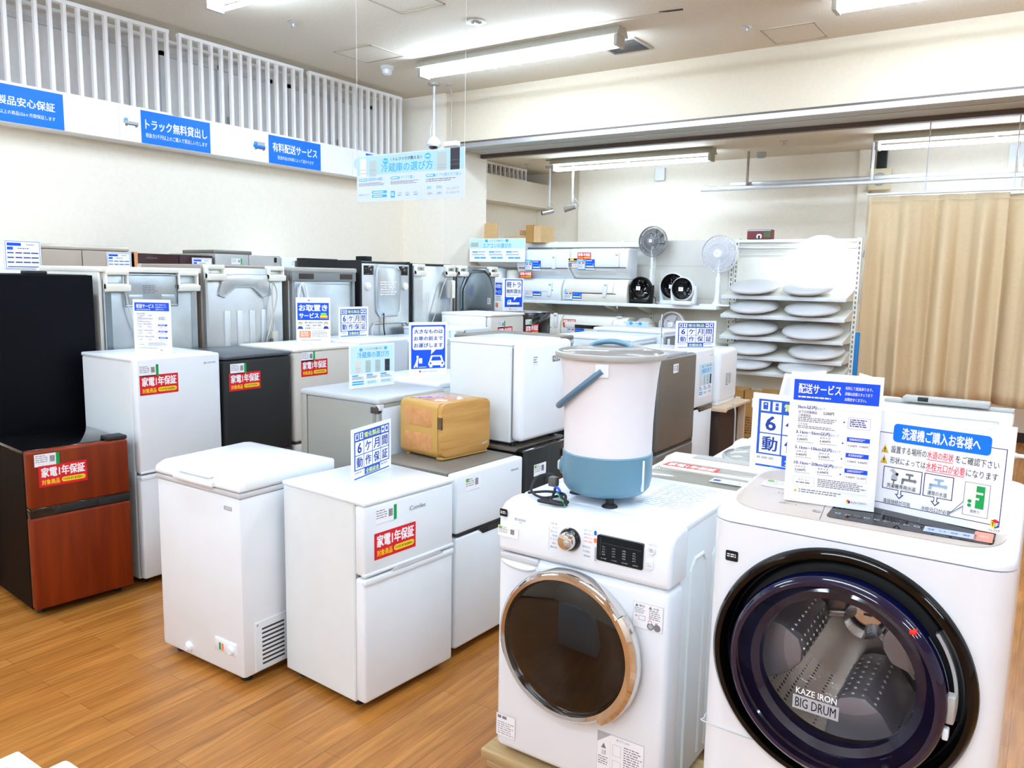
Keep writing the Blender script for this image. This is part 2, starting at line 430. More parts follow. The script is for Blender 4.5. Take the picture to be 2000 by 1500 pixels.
b = MB(); b.box(-6.03, 8.13, SOF - 0.05, 9, 8.2, SOF + 0.06, 'rail_brown'); structure(b.build('trim_4', smooth=0))
b = MB(); b.box(-5.83, 10.25, 0, 9, 10.5, CB, 'wall'); b.box(-6.9, 10.42, 0, -5.83, 10.5, CB, 'wall'); b.box(-2.05, 10.19, 0, -1.93, 10.25, CB, 'wall'); structure(b.build('wall_back', smooth=0))
b = MB(); b.box(8.9, -7, 0, 9, 10.5, CE, 'wall'); structure(b.build('wall_right', smooth=0))
b = MB(); b.box(-7, -7, 0, 9, -6.9, CE, 'wall'); structure(b.build('wall_front', smooth=0))
b = MB(); b.box(-5.83, 10.235, 0, 8.9, 10.25, 0.11, 'dark_brown'); structure(b.build('baseboard_back', smooth=0))
b = MB(); b.box(-6.65, -6.9, 0, -6.635, 7.42, 0.1, 'dark_brown'); structure(b.build('baseboard_left', smooth=0))

# louvre screens of white vertical slats in front of the high grey windows
def louvre(y0, y1, n, zt=3.735, zb=3.026, name='louvre_screen'):
    t = bpy.data.objects.new(name, None); C.objects.link(t)
    f = MB(); f.box(-6.52, y0, zt - 0.03, -6.47, y1, zt, 'slat_white'); f.box(-6.52, y0, zb, -6.47, y1, zb + 0.02, 'slat_white'); f.build('rail', t, 0)
    for i in range(n):
        y = y0 + (y1 - y0 - 0.026) * i / (n - 1)
        s = MB(); s.box(-6.51, y, zb + 0.02, -6.475, y + 0.025, zt - 0.03, 'slat_white'); s.build('slat', t, 0)
    return t
t = louvre(1.53, 4.24, 26); tag(t, 'white vertical slat screen above the blue banner at the far left edge', 'louver')
t = louvre(4.335, 5.72, 14); tag(t, 'white vertical slat screen above the truck rental banner, middle section', 'louver')
t = louvre(5.80, 7.19, 14); tag(t, 'white vertical slat screen beside the pillar, right end of the row', 'louver')
t = louvre(8.35, 9.85, 15, CB - 0.005, 3.06); tag(t, 'shaded slat screen high in the back room behind the pillar', 'louver')
# high windows behind the slats
for i, (y0, y1) in enumerate(((1.7, 4.15), (4.4, 5.65), (5.85, 7.1))):
    b = MB(); b.box(-6.9, y0, 3.06, -6.885, y1, 3.66, 'wall_grey'); w = structure(b.build('window_%d' % (i + 1), smooth=0))
    f = MB()
    for yy in (y0, (y0 + y1) / 2 - 0.03, y1 - 0.05): f.box(-6.885, yy, 3.06, -6.86, yy + 0.05, 3.66, 'grey_light')
    f.box(-6.885, y0, 3.62, -6.86, y1, 3.66, 'grey_light'); f.build('window_frame', w, 0)
    h = MB(); h.cyl((-6.85, (y0 + y1) / 2 + 0.09, 3.12), (-6.85, (y0 + y1) / 2 + 0.09, 3.5), 0.008, 'grey_plastic', n=8); h.box(-6.87, (y0 + y1) / 2 + 0.07, 3.14, -6.835, (y0 + y1) / 2 + 0.11, 3.2, 'grey_plastic', 0.005); h.build('window_latch', w)

# ------------------------------------------------------------------ fluorescent lights
def light_fixture(label, loc, L=2.14, group='fluorescent ceiling lights', tm='tube'):
    t = thing('ceiling_light', label, 'light', loc, 0, group)
    b = MB(); b.prism([(-0.06, 0.0), (0.06, 0.0), (0.10, -0.066), (0.095, -0.072), (-0.095, -0.072), (-0.10, -0.066)], -0.03, L + 0.03, 'fixture', 'x'); b.build('housing', t, 0)
    for s in (-0.05, 0.05):
        tb = MB(); tb.cyl((0.02, s, -0.13), (L - 0.02, s, -0.13), 0.0165, tm, n=10); tb.build('tube', t)
    for x in (-0.015, L - 0.02):
        e = MB(); e.box(x, -0.075, -0.155, x + 0.035, 0.075, -0.03, 'fixture', 0.006); e.build('socket', t)
    e = MB(); e.box(L / 2 - 0.012, -0.02, -0.12, L / 2 + 0.012, 0.02, -0.045, 'fixture'); e.build('clip', t)
    return t
l0 = light_fixture('double tube ceiling light in front of the cream beam, above the hanging board', (-5.36, 6.27, CE))
dup(l0, (-1.50, 6.29, CE), label='double tube ceiling light at the top right edge of the photo, before the beam')
dup(l0, (-5.40, 3.92, CE), label='double tube ceiling light at the top edge, near the white slat screens')
l1 = light_fixture('tube light in the back room behind the hanging camera poles', (-5.63, 9.24, CB), tm='tube_back')
dup(l1, (-1.70, 9.28, CB), label='tube light in the back room above the tan curtain')
for i, (x, y) in enumerate([(2.4, 6.29), (-1.5, 3.92), (2.4, 3.92)] + [(x, y) for y in (1.55, -0.82, -3.2, -5.5) for x in (-5.4, -1.5, 2.4)] + [(2.3, 9.28)]):
    dup(l0 if y < 7.4 else l1, (x, y, CE if y < 7.4 else CB), label='double tube ceiling light of the rows outside the photo')

# ceiling fittings
def ceiling_panel(x0, y0, x1, y1, label, z=CE, sl=0.0):
    b = MB(); w = 0.014
    b.box(x0, y0, z - 0.004, x1, y1, z, 'ceiling')
    for q in ((x0, y0, x1, y0 + w), (x0, y1 - w, x1, y1), (x0, y0, x0 + w, y1), (x1 - w, y0, x1, y1)): b.box(q[0], q[1], z - 0.008, q[2], q[3], z - 0.003, 'ceiling_line')
    tag(b.build('access_panel', smooth=0), label, 'ceiling panel')
ceiling_panel(-5.86, 5.55, -5.38, 6.0, 'square access panel in the ceiling, left of the lit tube light by the slats')
ceiling_panel(-2.25, 6.92, -1.81, 7.37, 'square access panel in the ceiling, next to the beam at upper right')
ceiling_panel(-4.55, 4.6, -4.1, 5.05, 'square access panel at the top edge, above the hanging board string')
ceiling_panel(-5.75, 9.2, -5.3, 9.62, 'square access panel in the back room ceiling above the hanging cameras', CB)
def sprinkler(x, y, label, z=CE):
    b = MB(); b.lathe([(0.045, 0), (0.045, -0.006), (0.03, -0.012), (0.012, -0.014), (0.01, -0.035), (0.02, -0.04), (0.02, -0.044), (0, -0.044)], 'alu', x, y, z, n=18)
    tag(b.build('sprinkler'), label, 'sprinkler', 'ceiling sprinklers')
sprinkler(-5.49, 4.75, 'small metal sprinkler head on the ceiling, nearest the white slats')
sprinkler(-2.31, 6.78, 'small metal sprinkler head beside the square panel near the beam')
sprinkler(-6.2, 9.45, 'small sprinkler head in the back room above the dark slats', CB)
sprinkler(-2.65, 9.2, 'small sprinkler head in the back room left of the curtain light', CB)
b = MB(); b.lathe([(0.085, 0), (0.085, -0.006), (0.05, -0.008), (0.045, 0.0)], 'fixture', -4.16, 5.52, CE - 0.002, n=24); b.lathe([(0.02, 0), (0.02, -0.02), (0, -0.02)], 'alu', -4.16, 5.52, CE - 0.002, n=12)
tag(b.build('sprinkler_plate'), 'round white sprinkler plate on the ceiling above the hanging board', 'sprinkler')
b = MB(); b.lathe([(0.07, 0), (0.07, -0.03), (0.055, -0.035), (0.05, -0.075), (0.03, -0.09), (0, -0.092)], 'white_gloss', -5.79, 6.21, CE, n=24)
tag(b.build('motion_sensor'), 'white round sensor on the ceiling left of the lit tube light', 'sensor')
b = MB(); b.lathe([(0.06, 0), (0.06, -0.05), (0.04, -0.065), (0, -0.066)], 'grey_plastic', -3.1, 9.85, CB, n=20)
tag(b.build('motion_sensor'), 'grey sensor on the back room ceiling right of the tube light', 'sensor')
b = MB(); b.box(-3.62, 6.55, CE - 0.012, -3.22, 6.95, CE, 'fixture', 0.004)
for i in range(9): b.box(-3.59, 6.59 + i * 0.038, CE - 0.018, -3.25, 6.605 + i * 0.038, CE - 0.01, 'gap_dark')
tag(b.build('ceiling_vent'), 'square slotted vent at the right end of the lit tube light', 'vent')
b = MB(); b.box(-4.2, 6.62, CE - 0.02, -4.02, 6.67, CE, 'grey_plastic', 0.004)
tag(b.build('junction_cover'), 'small grey cover on the ceiling behind the middle of the tube light', 'cover plate')
b = MB(); b.prism([(-0.28, 0), (0.28, 0), (0.22, -0.06), (-0.22, -0.06)], -0.28, 0.28, 'white_gloss', 'x', 0.015, mtx=Matrix.Translation((-3.55, 4.42, CE)))
tag(b.build('ceiling_speaker_box'), 'white rounded ceiling unit cut off by the top edge of the photo', 'ceiling unit')

b = MB(); pts = [(-3.40, 6.065), (-3.15, 6.07), (-2.99, 6.08), (-2.64, 6.10)]
for (xa, ya), (xb, yb) in zip(pts, pts[1:]): b.prism([(xa, ya), (xb, yb), (xb, yb + 0.007), (xa, ya + 0.007)], CE - 0.003, CE, 'ceiling_line', 'z')
b.prism([(-2.78, 6.06), (-2.59, 6.09), (-2.60, 6.12), (-2.72, 6.10)], CE - 0.004, CE, 'gap_dark', 'z')
structure(b.build('trim_5', smooth=0))

# ------------------------------------------------------------------ prints
def p_truck(c, u, v, w, body, cab, lay=2):
    """little lorry drawing, w wide, with aspect kept"""
    h = w * c.w / c.h * 0.5
    def P(a, b_): return (u + a * w, v + b_ * h)
    c.poly([P(0.02, 0.75), P(0.02, 0.42), P(0.1, 0.08), P(0.32, 0.08), P(0.36, 0.75)], cab, lay)
    c.poly([P(0.07, 0.40), P(0.12, 0.14), P(0.24, 0.14), P(0.24, 0.40)], 'cyan', lay + 1)
    c.poly([P(0.36, 0.75), P(0.36, 0.42 if body != 'white_ink' else 0.42), P(0.98, 0.42), P(0.98, 0.75)], body, lay)
    c.poly([P(0.2, 0.86), P(0.2, 0.75), P(0.95, 0.75), P(0.95, 0.86)], 'black', lay)
    for a in (0.2, 0.82):
        c.disc(u + a * w, v + 0.88 * h, 0.08 * w * c.w, 'black', lay + 1); c.disc(u + a * w, v + 0.88 * h, 0.035 * w * c.w, 'grey_line', lay + 2)
def p_logo(c, u0, v0, u1, v1, m='black'):
    """small shop cube mark and the shop name beside it"""
    a = (v1 - v0) * c.h / c.w
    c.poly([(u0, v0 + 0.3 * (v1 - v0)), (u0 + a * 0.5, v0), (u0 + a, v0 + 0.3 * (v1 - v0)), (u0 + a * 0.5, v0 + 0.5 * (v1 - v0))], 'red', 2)
    c.poly([(u0, v0 + 0.3 * (v1 - v0)), (u0 + a * 0.5, v0 + 0.5 * (v1 - v0)), (u0 + a * 0.5, v1), (u0, v1 - 0.2 * (v1 - v0))], 'yellow', 2)
    c.poly([(u0 + a * 0.5, v0 + 0.5 * (v1 - v0)), (u0 + a, v0 + 0.3 * (v1 - v0)), (u0 + a, v1 - 0.2 * (v1 - v0)), (u0 + a * 0.5, v1)], 'blue_dark', 2)
    c.text('トレジャーファクトリー', u0 + a * 1.25, v0 + 0.2 * (v1 - v0), u1, v1 - 0.1 * (v1 - v0), m, 2, 0.02)
def p_fridge(c, u0, v0, u1, v1, m, seams=(0.6,), lay=2):
    c.rect(u0, v0, u1, v1, m, lay)
    for s in seams: c.rect(u0, v0 + (v1 - v0) * s, u1, v0 + (v1 - v0) * (s + 0.012), 'grey_text', lay + 1)
def p_six(c):
    c.rect(0, 0, 1, 1, 'paper', 0)
    c.rect(0.05, 0.06, 0.95, 0.80, 'blue_frame', 1); c.rect(0.30, 0.80, 0.70, 0.93, 'blue_frame', 1); c.rect(0.05, 0.94, 0.95, 0.965, 'blue_frame', 1)
    for u in (0.075, 0.185, 0.735, 0.84):
        c.rect(u, 0.085, u + 0.085, 0.215, 'white_ink', 2)
    c.frame(0.095, 0.10, 0.142, 0.195, 0.004, 'blue_frame', 3); c.disc(0.118, 0.155, 0.005, 'blue_frame', 3); c.rect(0.212, 0.10, 0.243, 0.195, 'blue_frame', 3); c.rect(0.212, 0.14, 0.243, 0.146, 'white_ink', 4)
    c.rect(0.75, 0.12, 0.80, 0.17, 'blue_frame', 3); c.rect(0.862, 0.11, 0.905, 0.185, 'blue_frame', 3)
    c.text('電化製品', 0.30, 0.10, 0.70, 0.205, 'lime', 2, 0.02)
    g = [['6', 'ケ', '月', '間'], ['動', '作', '保', '証']]
    for j in range(2):
        for i in range(4):
            u = 0.075 + i * 0.2165; v = 0.245 + j * 0.275
            c.rect(u, v, u + 0.2035, v + 0.26, 'white_ink', 2)
            mu = 0.055 if g[j][i] == '6' else 0.03
            c.text(g[j][i], u + mu, v + 0.035, u + 0.2035 - mu, v + 0.225, 'blue_text', 3, 0.022)
    c.text('全額返金', 0.33, 0.82, 0.67, 0.915, 'lime', 2, 0.02)
    c.micro(0.06, 0.83, 0.29, 0.88, 1, 'grey_line', 2, 0.6, 3); c.micro(0.72, 0.83, 0.94, 0.88, 1, 'grey_line', 2, 0.6, 4)
def p_delivery(c):
    c.rect(0, 0, 1, 1, 'paper', 0); c.rect(0.03, 0.045, 0.975, 0.205, 'blue', 1)
    c.text('配送サービス', 0.085, 0.075, 0.56, 0.15, 'white_ink', 2, 0.018); c.micro(0.085, 0.172, 0.50, 0.188, 1, 'white_ink', 2, 0.7, 1)
    for i, s in enumerate(('有料にて配送承ります。', '詳細は店頭スタッフまで', 'お問合せください。')): c.text(s, 0.605, 0.075 + i * 0.042, 0.90 if i < 2 else 0.84, 0.1 + i * 0.042, 'white_ink', 2, 0.01)
    secs = ((0.24, '3km以内', 0.30), (0.435, '3.1km−5km以内', 0.47), (0.555, '5.1km−10km以内', 0.50), (0.675, '10.1km−20km以内', 0.53))
    pr = (None, ('3,300円', '4,400円', '5,500円', '7,700円'), ('4,400円', '5,500円', '7,700円', '9,900円'), ('5,500円', '6,600円', '9,900円', '12,100円'))
    for k, (v, s, u1) in enumerate(secs):
        c.text(s, 0.085, v, u1, v + 0.03, 'blue_dark', 2, 0.015); c.text('のエリア', u1 + 0.01, v + 0.012, u1 + 0.10, v + 0.03, 'blue_dark', 2)
        c.rect(u1 + 0.13, v + 0.018, 0.93, v + 0.0195, 'grey_line', 2)
        if k == 0:
            c.text('以下の対象商品', 0.10, v + 0.042, 0.31, v + 0.064, 'black', 2, 0.008); c.text('2,200円', 0.38, v + 0.04, 0.50, v + 0.064, 'black', 2, 0.015)
            c.text('①家電製品', 0.10, v + 0.07, 0.24, v + 0.09, 'black', 2); c.micro(0.10, v + 0.095, 0.55, v + 0.135, 3, 'grey_text', 2, 0.5, 5)
            c.text('②その他', 0.10, v + 0.138, 0.21, v + 0.155, 'black', 2); c.micro(0.10, v + 0.16, 0.55, v + 0.185, 2, 'grey_text', 2, 0.5, 6)
            c.frame(0.66, v + 0.065, 0.90, v + 0.15, 0.0006, 'purple', 2); c.micro(0.68, v + 0.078, 0.88, v + 0.14, 4, 'blue_dark', 2, 0.5, 9)
        else:
            for j, (uu, h) in enumerate(((0.10, '小サイズ'), (0.36, '大サイズ'))):
                c.text(h, uu, v + 0.038, uu + 0.12, v + 0.056, 'black', 2, 0.008); c.text(pr[k][j], uu, v + 0.063, uu + 0.12, v + 0.082, 'black', 2, 0.012)
                c.micro(uu, v + 0.09, uu + 0.22, v + 0.098, 1, 'grey_line', 2, 0.7, k)
            c.rect(0.345, v + 0.035, 0.3465, v + 0.1, 'grey_line', 2)
            c.frame(0.66, v + 0.02, 0.91, v + 0.115, 0.0005, 'grey_line', 2); c.rect(0.66, v + 0.02, 0.91, v + 0.052, 'blue', 3); c.micro(0.69, v + 0.028, 0.88, v + 0.046, 2, 'white_ink', 4, 0.5, k)
            c.text(pr[k][2], 0.68, v + 0.075, 0.775, v + 0.092, 'black', 2, 0.01); c.text(pr[k][3], 0.80, v + 0.075, 0.895, v + 0.092, 'black', 2, 0.01)
        vm = v + (0.105 if k == 0 else 0.07)
        c.poly([(0.61, vm - 0.008), (0.632, vm), (0.61, vm + 0.008)], 'blue_dark', 2)
    c.frame(0.085, 0.80, 0.33, 0.868, 0.0006, 'grey_line', 2); c.text('オプション', 0.145, 0.815, 0.27, 0.83, 'black', 2); c.micro(0.12, 0.84, 0.30, 0.858, 1, 'grey_text', 2, 0.5)
    c.micro(0.37, 0.80, 0.92, 0.868, 5, 'grey_text', 2, 0.5, 12); c.rect(0.085, 0.885, 0.92, 0.8865, 'grey_line', 2)
    c.poly([(0.1, 0.92), (0.12, 0.895), (0.14, 0.92)], 'gold', 2); c.micro(0.16, 0.895, 0.67, 0.93, 2, 'grey_text', 2, 0.45, 20)
    p_logo(c, 0.70, 0.932, 0.93, 0.962)
def p_layaway(c):
    c.rect(0, 0, 1, 1, 'paper', 0); p_logo(c, 0.34, 0.035, 0.66, 0.075, 'grey_text')
    c.rect(0.03, 0.11, 0.97, 0.50, 'blue', 1); c.text('お取置き', 0.08, 0.155, 0.92, 0.295, 'white_ink', 2, 0.03); c.text('サービス', 0.08, 0.34, 0.66, 0.455, 'white_ink', 2, 0.03)
    c.rrect(0.72, 0.335, 0.90, 0.405, 'green_leaf', 2, 0.4); c.rect(0.70, 0.40, 0.93, 0.43, 'yellow', 3); c.rect(0.70, 0.42, 0.93, 0.46, 'orange', 2)
    for i, (s, a, e) in enumerate((('ご購入検討中のお品物を', 0.2, 0.80), ('店舗にて最長1週間', 0.27, 0.73), ('お取置きいたします!', 0.25, 0.75))): c.text(s, a, 0.535 + i * 0.065, e, 0.575 + i * 0.065, 'black', 2, 0.008)
    for u in (0.11, 0.88):
        c.disc(u, 0.60, 0.012, 'skin', 3); c.disc(u, 0.588, 0.0135, 'hair', 2); c.poly([(u - 0.09, 0.70), (u - 0.05, 0.64), (u + 0.05, 0.64), (u + 0.09, 0.70)], 'blue_dark', 2)
    c.rrect(0.08, 0.745, 0.42, 0.895, 'orange', 2, 0.1); c.micro(0.12, 0.765, 0.39, 0.885, 3, 'white_ink', 3, 0.5, 2); c.micro(0.46, 0.745, 0.94, 0.895, 5, 'grey_text', 2, 0.4, 8); c.micro(0.12, 0.945, 0.92, 0.965, 1, 'grey_text', 2, 0.7, 3)
def p_carry(c):
    c.rect(0, 0, 1, 1, 'paper', 0); c.rect(0.04, 0.045, 0.96, 0.865, 'blue', 1); c.rrect(0.075, 0.075, 0.925, 0.51, 'white_ink', 2, 0.12)
    c.poly([(0.58, 0.50), (0.72, 0.50), (0.57, 0.60)], 'white_ink', 2)
    for i, s in enumerate(('大きなものは', 'お車の前まで', 'お運びします')): c.text(s, 0.115, 0.125 + i * 0.13, 0.885, 0.205 + i * 0.13, 'blue_text', 3, 0.025)
    # van from behind
    c.poly([(0.52, 0.735), (0.57, 0.62), (0.86, 0.62), (0.91, 0.735), (0.94, 0.76), (0.94, 0.81), (0.50, 0.81), (0.50, 0.76)], 'white_ink', 2); c.poly([(0.575, 0.72), (0.61, 0.645), (0.82, 0.645), (0.855, 0.72)], 'blue', 3)
    c.disc(0.56, 0.768, 0.006, 'blue', 3); c.disc(0.88, 0.768, 0.006, 'blue', 3); c.rect(0.53, 0.81, 0.61, 0.845, 'white_ink', 2); c.rect(0.83, 0.81, 0.91, 0.845, 'white_ink', 2)
    # figure carrying a box
    c.disc(0.21, 0.64, 0.0075, 'white_ink', 2); c.rrect(0.245, 0.665, 0.335, 0.765, 'white_ink', 2, 0.1); c.poly([(0.16, 0.745), (0.19, 0.665), (0.235, 0.67), (0.215, 0.755)], 'white_ink', 3)
    c.poly([(0.16, 0.74), (0.205, 0.75), (0.15, 0.84), (0.10, 0.84)], 'white_ink', 2); c.poly([(0.175, 0.745), (0.215, 0.75), (0.215, 0.84), (0.18, 0.84)], 'white_ink', 2); c.rect(0.24, 0.83, 0.45, 0.84, 'white_ink', 2)
    p_logo(c, 0.24, 0.895, 0.76, 0.94)
def p_choose(c, title, icons=True):
    """landscape leaflet on how to choose"""
    c.rect(0, 0, 1, 1, 'paper', 0); c.rect(0.01, 0.015, 0.99, 0.66, 'sky', 1)
    c.disc(0.24, 0.10, 0.011, 'cyan', 2, sy=0.8); c.disc(0.80, 0.09, 0.011, 'cyan', 2, sy=0.8); c.text('\\ トレファクが教える! /', 0.33, 0.065, 0.72, 0.115, 'black', 2, 0.008)
    c.text(title, 0.16, 0.155, 0.88, 0.30, 'cyan', 2, 0.012)
    for i, (m, h) in enumerate((('fridge_beige', 0.36), ('fridge_grey', 0.36), ('fridge_grey', 0.36), ('fridge_black', 0.36))):
        if icons: p_fridge(c, 0.12 + i * 0.22, h, 0.235 + i * 0.22, 0.645, m)
    for i in range(3):
        u = 0.04 + i * 0.32
        c.rrect(u, 0.685, u + 0.14, 0.72, 'cyan', 2, 0.4); c.micro(u, 0.735, u + 0.27, 0.80, 3, 'grey_text', 2, 0.5, i)
    c.rrect(0.04, 0.83, 0.30, 0.865, 'cyan', 2, 0.4); c.rrect(0.04, 0.885, 0.30, 0.92, 'cyan', 2, 0.4)
    c.rrect(0.36, 0.84, 0.62, 0.93, 'sky_pale', 2, 0.1); c.micro(0.38, 0.855, 0.6, 0.915, 2, 'cyan', 3, 0.5, 5); c.rrect(0.68, 0.83, 0.96, 0.93, 'sky_pale', 2, 0.1); c.micro(0.70, 0.85, 0.94, 0.91, 2, 'cyan', 3, 0.5, 7)
def p_board(c):
    """wide hanging board"""
    c.rect(0, 0, 1, 1, 'board_paper_shaded', 0); c.rect(0.005, 0.015, 0.995, 0.42, 'board_sky_shaded', 1); c.rect(0.005, 0.44, 0.995, 0.985, 'board_paper_shaded', 1)
    p_fridge(c, 0.03, 0.06, 0.095, 0.455, 'fridge_beige', (0.62, 0.8)); p_fridge(c, 0.13, 0.12, 0.195, 0.455, 'fridge_grey'); p_fridge(c, 0.765, 0.06, 0.845, 0.43, 'fridge_grey', (0.7, 0.85)); p_fridge(c, 0.88, 0.0, 0.96, 0.43, 'fridge_black', (0.55, 0.75))
    c.disc(0.285, 0.15, 0.022, 'cyan', 2, sy=0.75); c.disc(0.68, 0.115, 0.022, 'cyan', 2, sy=0.75)
    c.text('今だけ', 0.262, 0.125, 0.308, 0.17, 'white_ink', 3, 0.01); c.text('厳選!', 0.66, 0.095, 0.70, 0.135, 'white_ink', 3, 0.01)
    c.text('\\ トレファクが教える! /', 0.335, 0.085, 0.63, 0.16, 'black', 2, 0.014); c.text('冷蔵庫の選び方', 0.245, 0.20, 0.725, 0.385, 'cyan', 2, 0.012)
    for i, (u, s, e) in enumerate(((0.02, '設置場所の確認', 0.255), (0.335, 'サイズで選ぶ', 0.56), (0.665, 'ドアの開き方で選ぶ', 0.975))):
        c.rrect(u, 0.49, u + 0.085, 0.545, 'cyan', 2, 0.45); c.micro(u + 0.008, 0.505, u + 0.08, 0.53, 1, 'white_ink', 3, 0.8, i); c.text(s, u + 0.095, 0.48, e, 0.55, 'cyan', 2, 0.01); c.micro(u, 0.585, u + 0.27, 0.66, 3 if i < 2 else 2, 'grey_text', 2, 0.5, 31 + i)
        if i: c.rect(u - 0.022, 0.46, u - 0.02, 0.93, 'sky', 2)
    c.text('放熱用スペース', 0.02, 0.82, 0.12, 0.86, 'cyan', 2); c.rrect(0.15, 0.765, 0.30, 0.825, 'cyan', 2, 0.5); c.rrect(0.15, 0.85, 0.30, 0.91, 'cyan', 2, 0.5)
    c.micro(0.165, 0.785, 0.285, 0.81, 1, 'white_ink', 3, 0.8, 2); c.micro(0.165, 0.87, 0.285, 0.895, 1, 'white_ink', 3, 0.8, 3)
    c.rrect(0.335, 0.79, 0.375, 0.93, 'cyan', 2, 0.15); c.micro(0.342, 0.82, 0.37, 0.90, 2, 'white_ink', 3, 0.6, 3)
    for i in range(3): c.frame(0.385 + i * 0.077, 0.79, 0.455 + i * 0.077, 0.93, 0.0012, 'sky', 2); c.text(('~100L', '200L~', '400L~')[i], 0.395 + i * 0.077, 0.825, 0.445 + i * 0.077, 0.86, 'cyan', 3); c.micro(0.40 + i * 0.077, 0.88, 0.44 + i * 0.077, 0.905, 1, 'grey_text', 3, 0.6)
    for i, (a, e, s, s2) in enumerate(((0.665, 0.735, '', '左開き'), (0.75, 0.82, '', '右開き'), (0.835, 0.97, 'フレンチドア', 'どっちもドア'))):
        c.frame(a, 0.70, e, 0.945, 0.0015, 'sky', 2)
        if s: c.text(s, a + 0.015, 0.78, e - 0.015, 0.83, 'grey_text', 3)
        else: c.micro(a + 0.01, 0.74, e - 0.01, 0.80, 2, 'cyan', 3, 0.5, i)
        c.text(s2, a + 0.012, 0.86, e - 0.012, 0.91, 'grey_text', 3)
def p_warranty(c):
    c.rect(0, 0, 1, 1, 'red', 1); c.text('家電1年保証', 0.06, 0.10, 0.95, 0.55, 'white_ink', 2, 0.035); c.text('対象商品', 0.06, 0.66, 0.42, 0.90, 'yellow', 2, 0.02)
    c.rrect(0.46, 0.66, 0.96, 0.88, 'yellow', 2, 0.5); c.text('中古家電 業界 最長期間No.1', 0.49, 0.71, 0.93, 0.83, 'black', 3)
def p_price(c, leaf=False):
    c.rect(0, 0, 1, 1, 'paper', 1); c.micro(0.05, 0.12, 0.55, 0.75, 4, 'grey_text', 2, 0.35, 2)
    for i in range(9): c.rect(0.62 + i * 0.022, 0.2, 0.632 + i * 0.022, 0.7, 'black', 2)
    if leaf: c.rrect(0.03, 0.05, 0.2, 0.3, 'green_tag', 3, 0.3)
    else: c.rect(0.86, 0, 1, 1, 'green', 2)
def p_spec(c):
    c.rect(0, 0, 1, 1, 'paper', 1); c.frame(0.03, 0.04, 0.97, 0.98, 0.003, 'blue', 2); c.rect(0.08, 0.10, 0.46, 0.20, 'blue', 2); c.rect(0.08, 0.24, 0.24, 0.34, 'blue_print', 2); c.micro(0.6, 0.14, 0.85, 0.18, 1, 'grey_text', 2, 0.7); c.micro(0.36, 0.27, 0.7, 0.31, 1, 'grey_text', 2, 0.8)
    for j in range(3):
        for i in range(4): c.rect(0.08 + i * 0.215, 0.42 + j * 0.16, 0.25 + i * 0.225, 0.46 + j * 0.16, 'blue_dark', 2)
    c.rect(0.08, 0.90, 0.92, 0.93, 'blue_dark', 2)
def p_kei(c):
    c.rect(0, 0, 1, 1, 'paper', 0); c.rect(0.05, 0.03, 0.95, 0.88, 'blue', 1); c.rrect(0.10, 0.06, 0.90, 0.575, 'white_ink', 2, 0.06); c.poly([(0.52, 0.57), (0.68, 0.57), (0.52, 0.68)], 'white_ink', 2)
    c.text('軽トラ', 0.15, 0.10, 0.86, 0.28, 'blue_dark', 3, 0.02); c.text('無料貸出', 0.14, 0.33, 0.86, 0.46, 'blue_dark', 3, 0.02); c.micro(0.14, 0.505, 0.86, 0.53, 1, 'grey_text', 3, 0.6)
    p_truck(c, 0.16, 0.64, 0.66, 'white_ink', 'white_ink', 2); p_logo(c, 0.28, 0.92, 0.72, 0.965)
def p_side(c):
    c.rect(0, 0, 1, 1, 'paper', 0); c.rect(0.05, 0.11, 0.95, 0.50, 'blue', 1); c.text('お取置き', 0.1, 0.16, 0.9, 0.28, 'white_ink', 2, 0.02); c.text('サービス', 0.1, 0.34, 0.8, 0.45, 'white_ink', 2, 0.02); c.micro(0.1, 0.54, 0.9, 0.7, 3, 'grey_text', 2, 0.5); c.rrect(0.1, 0.75, 0.45, 0.9, 'orange', 2, 0.1)
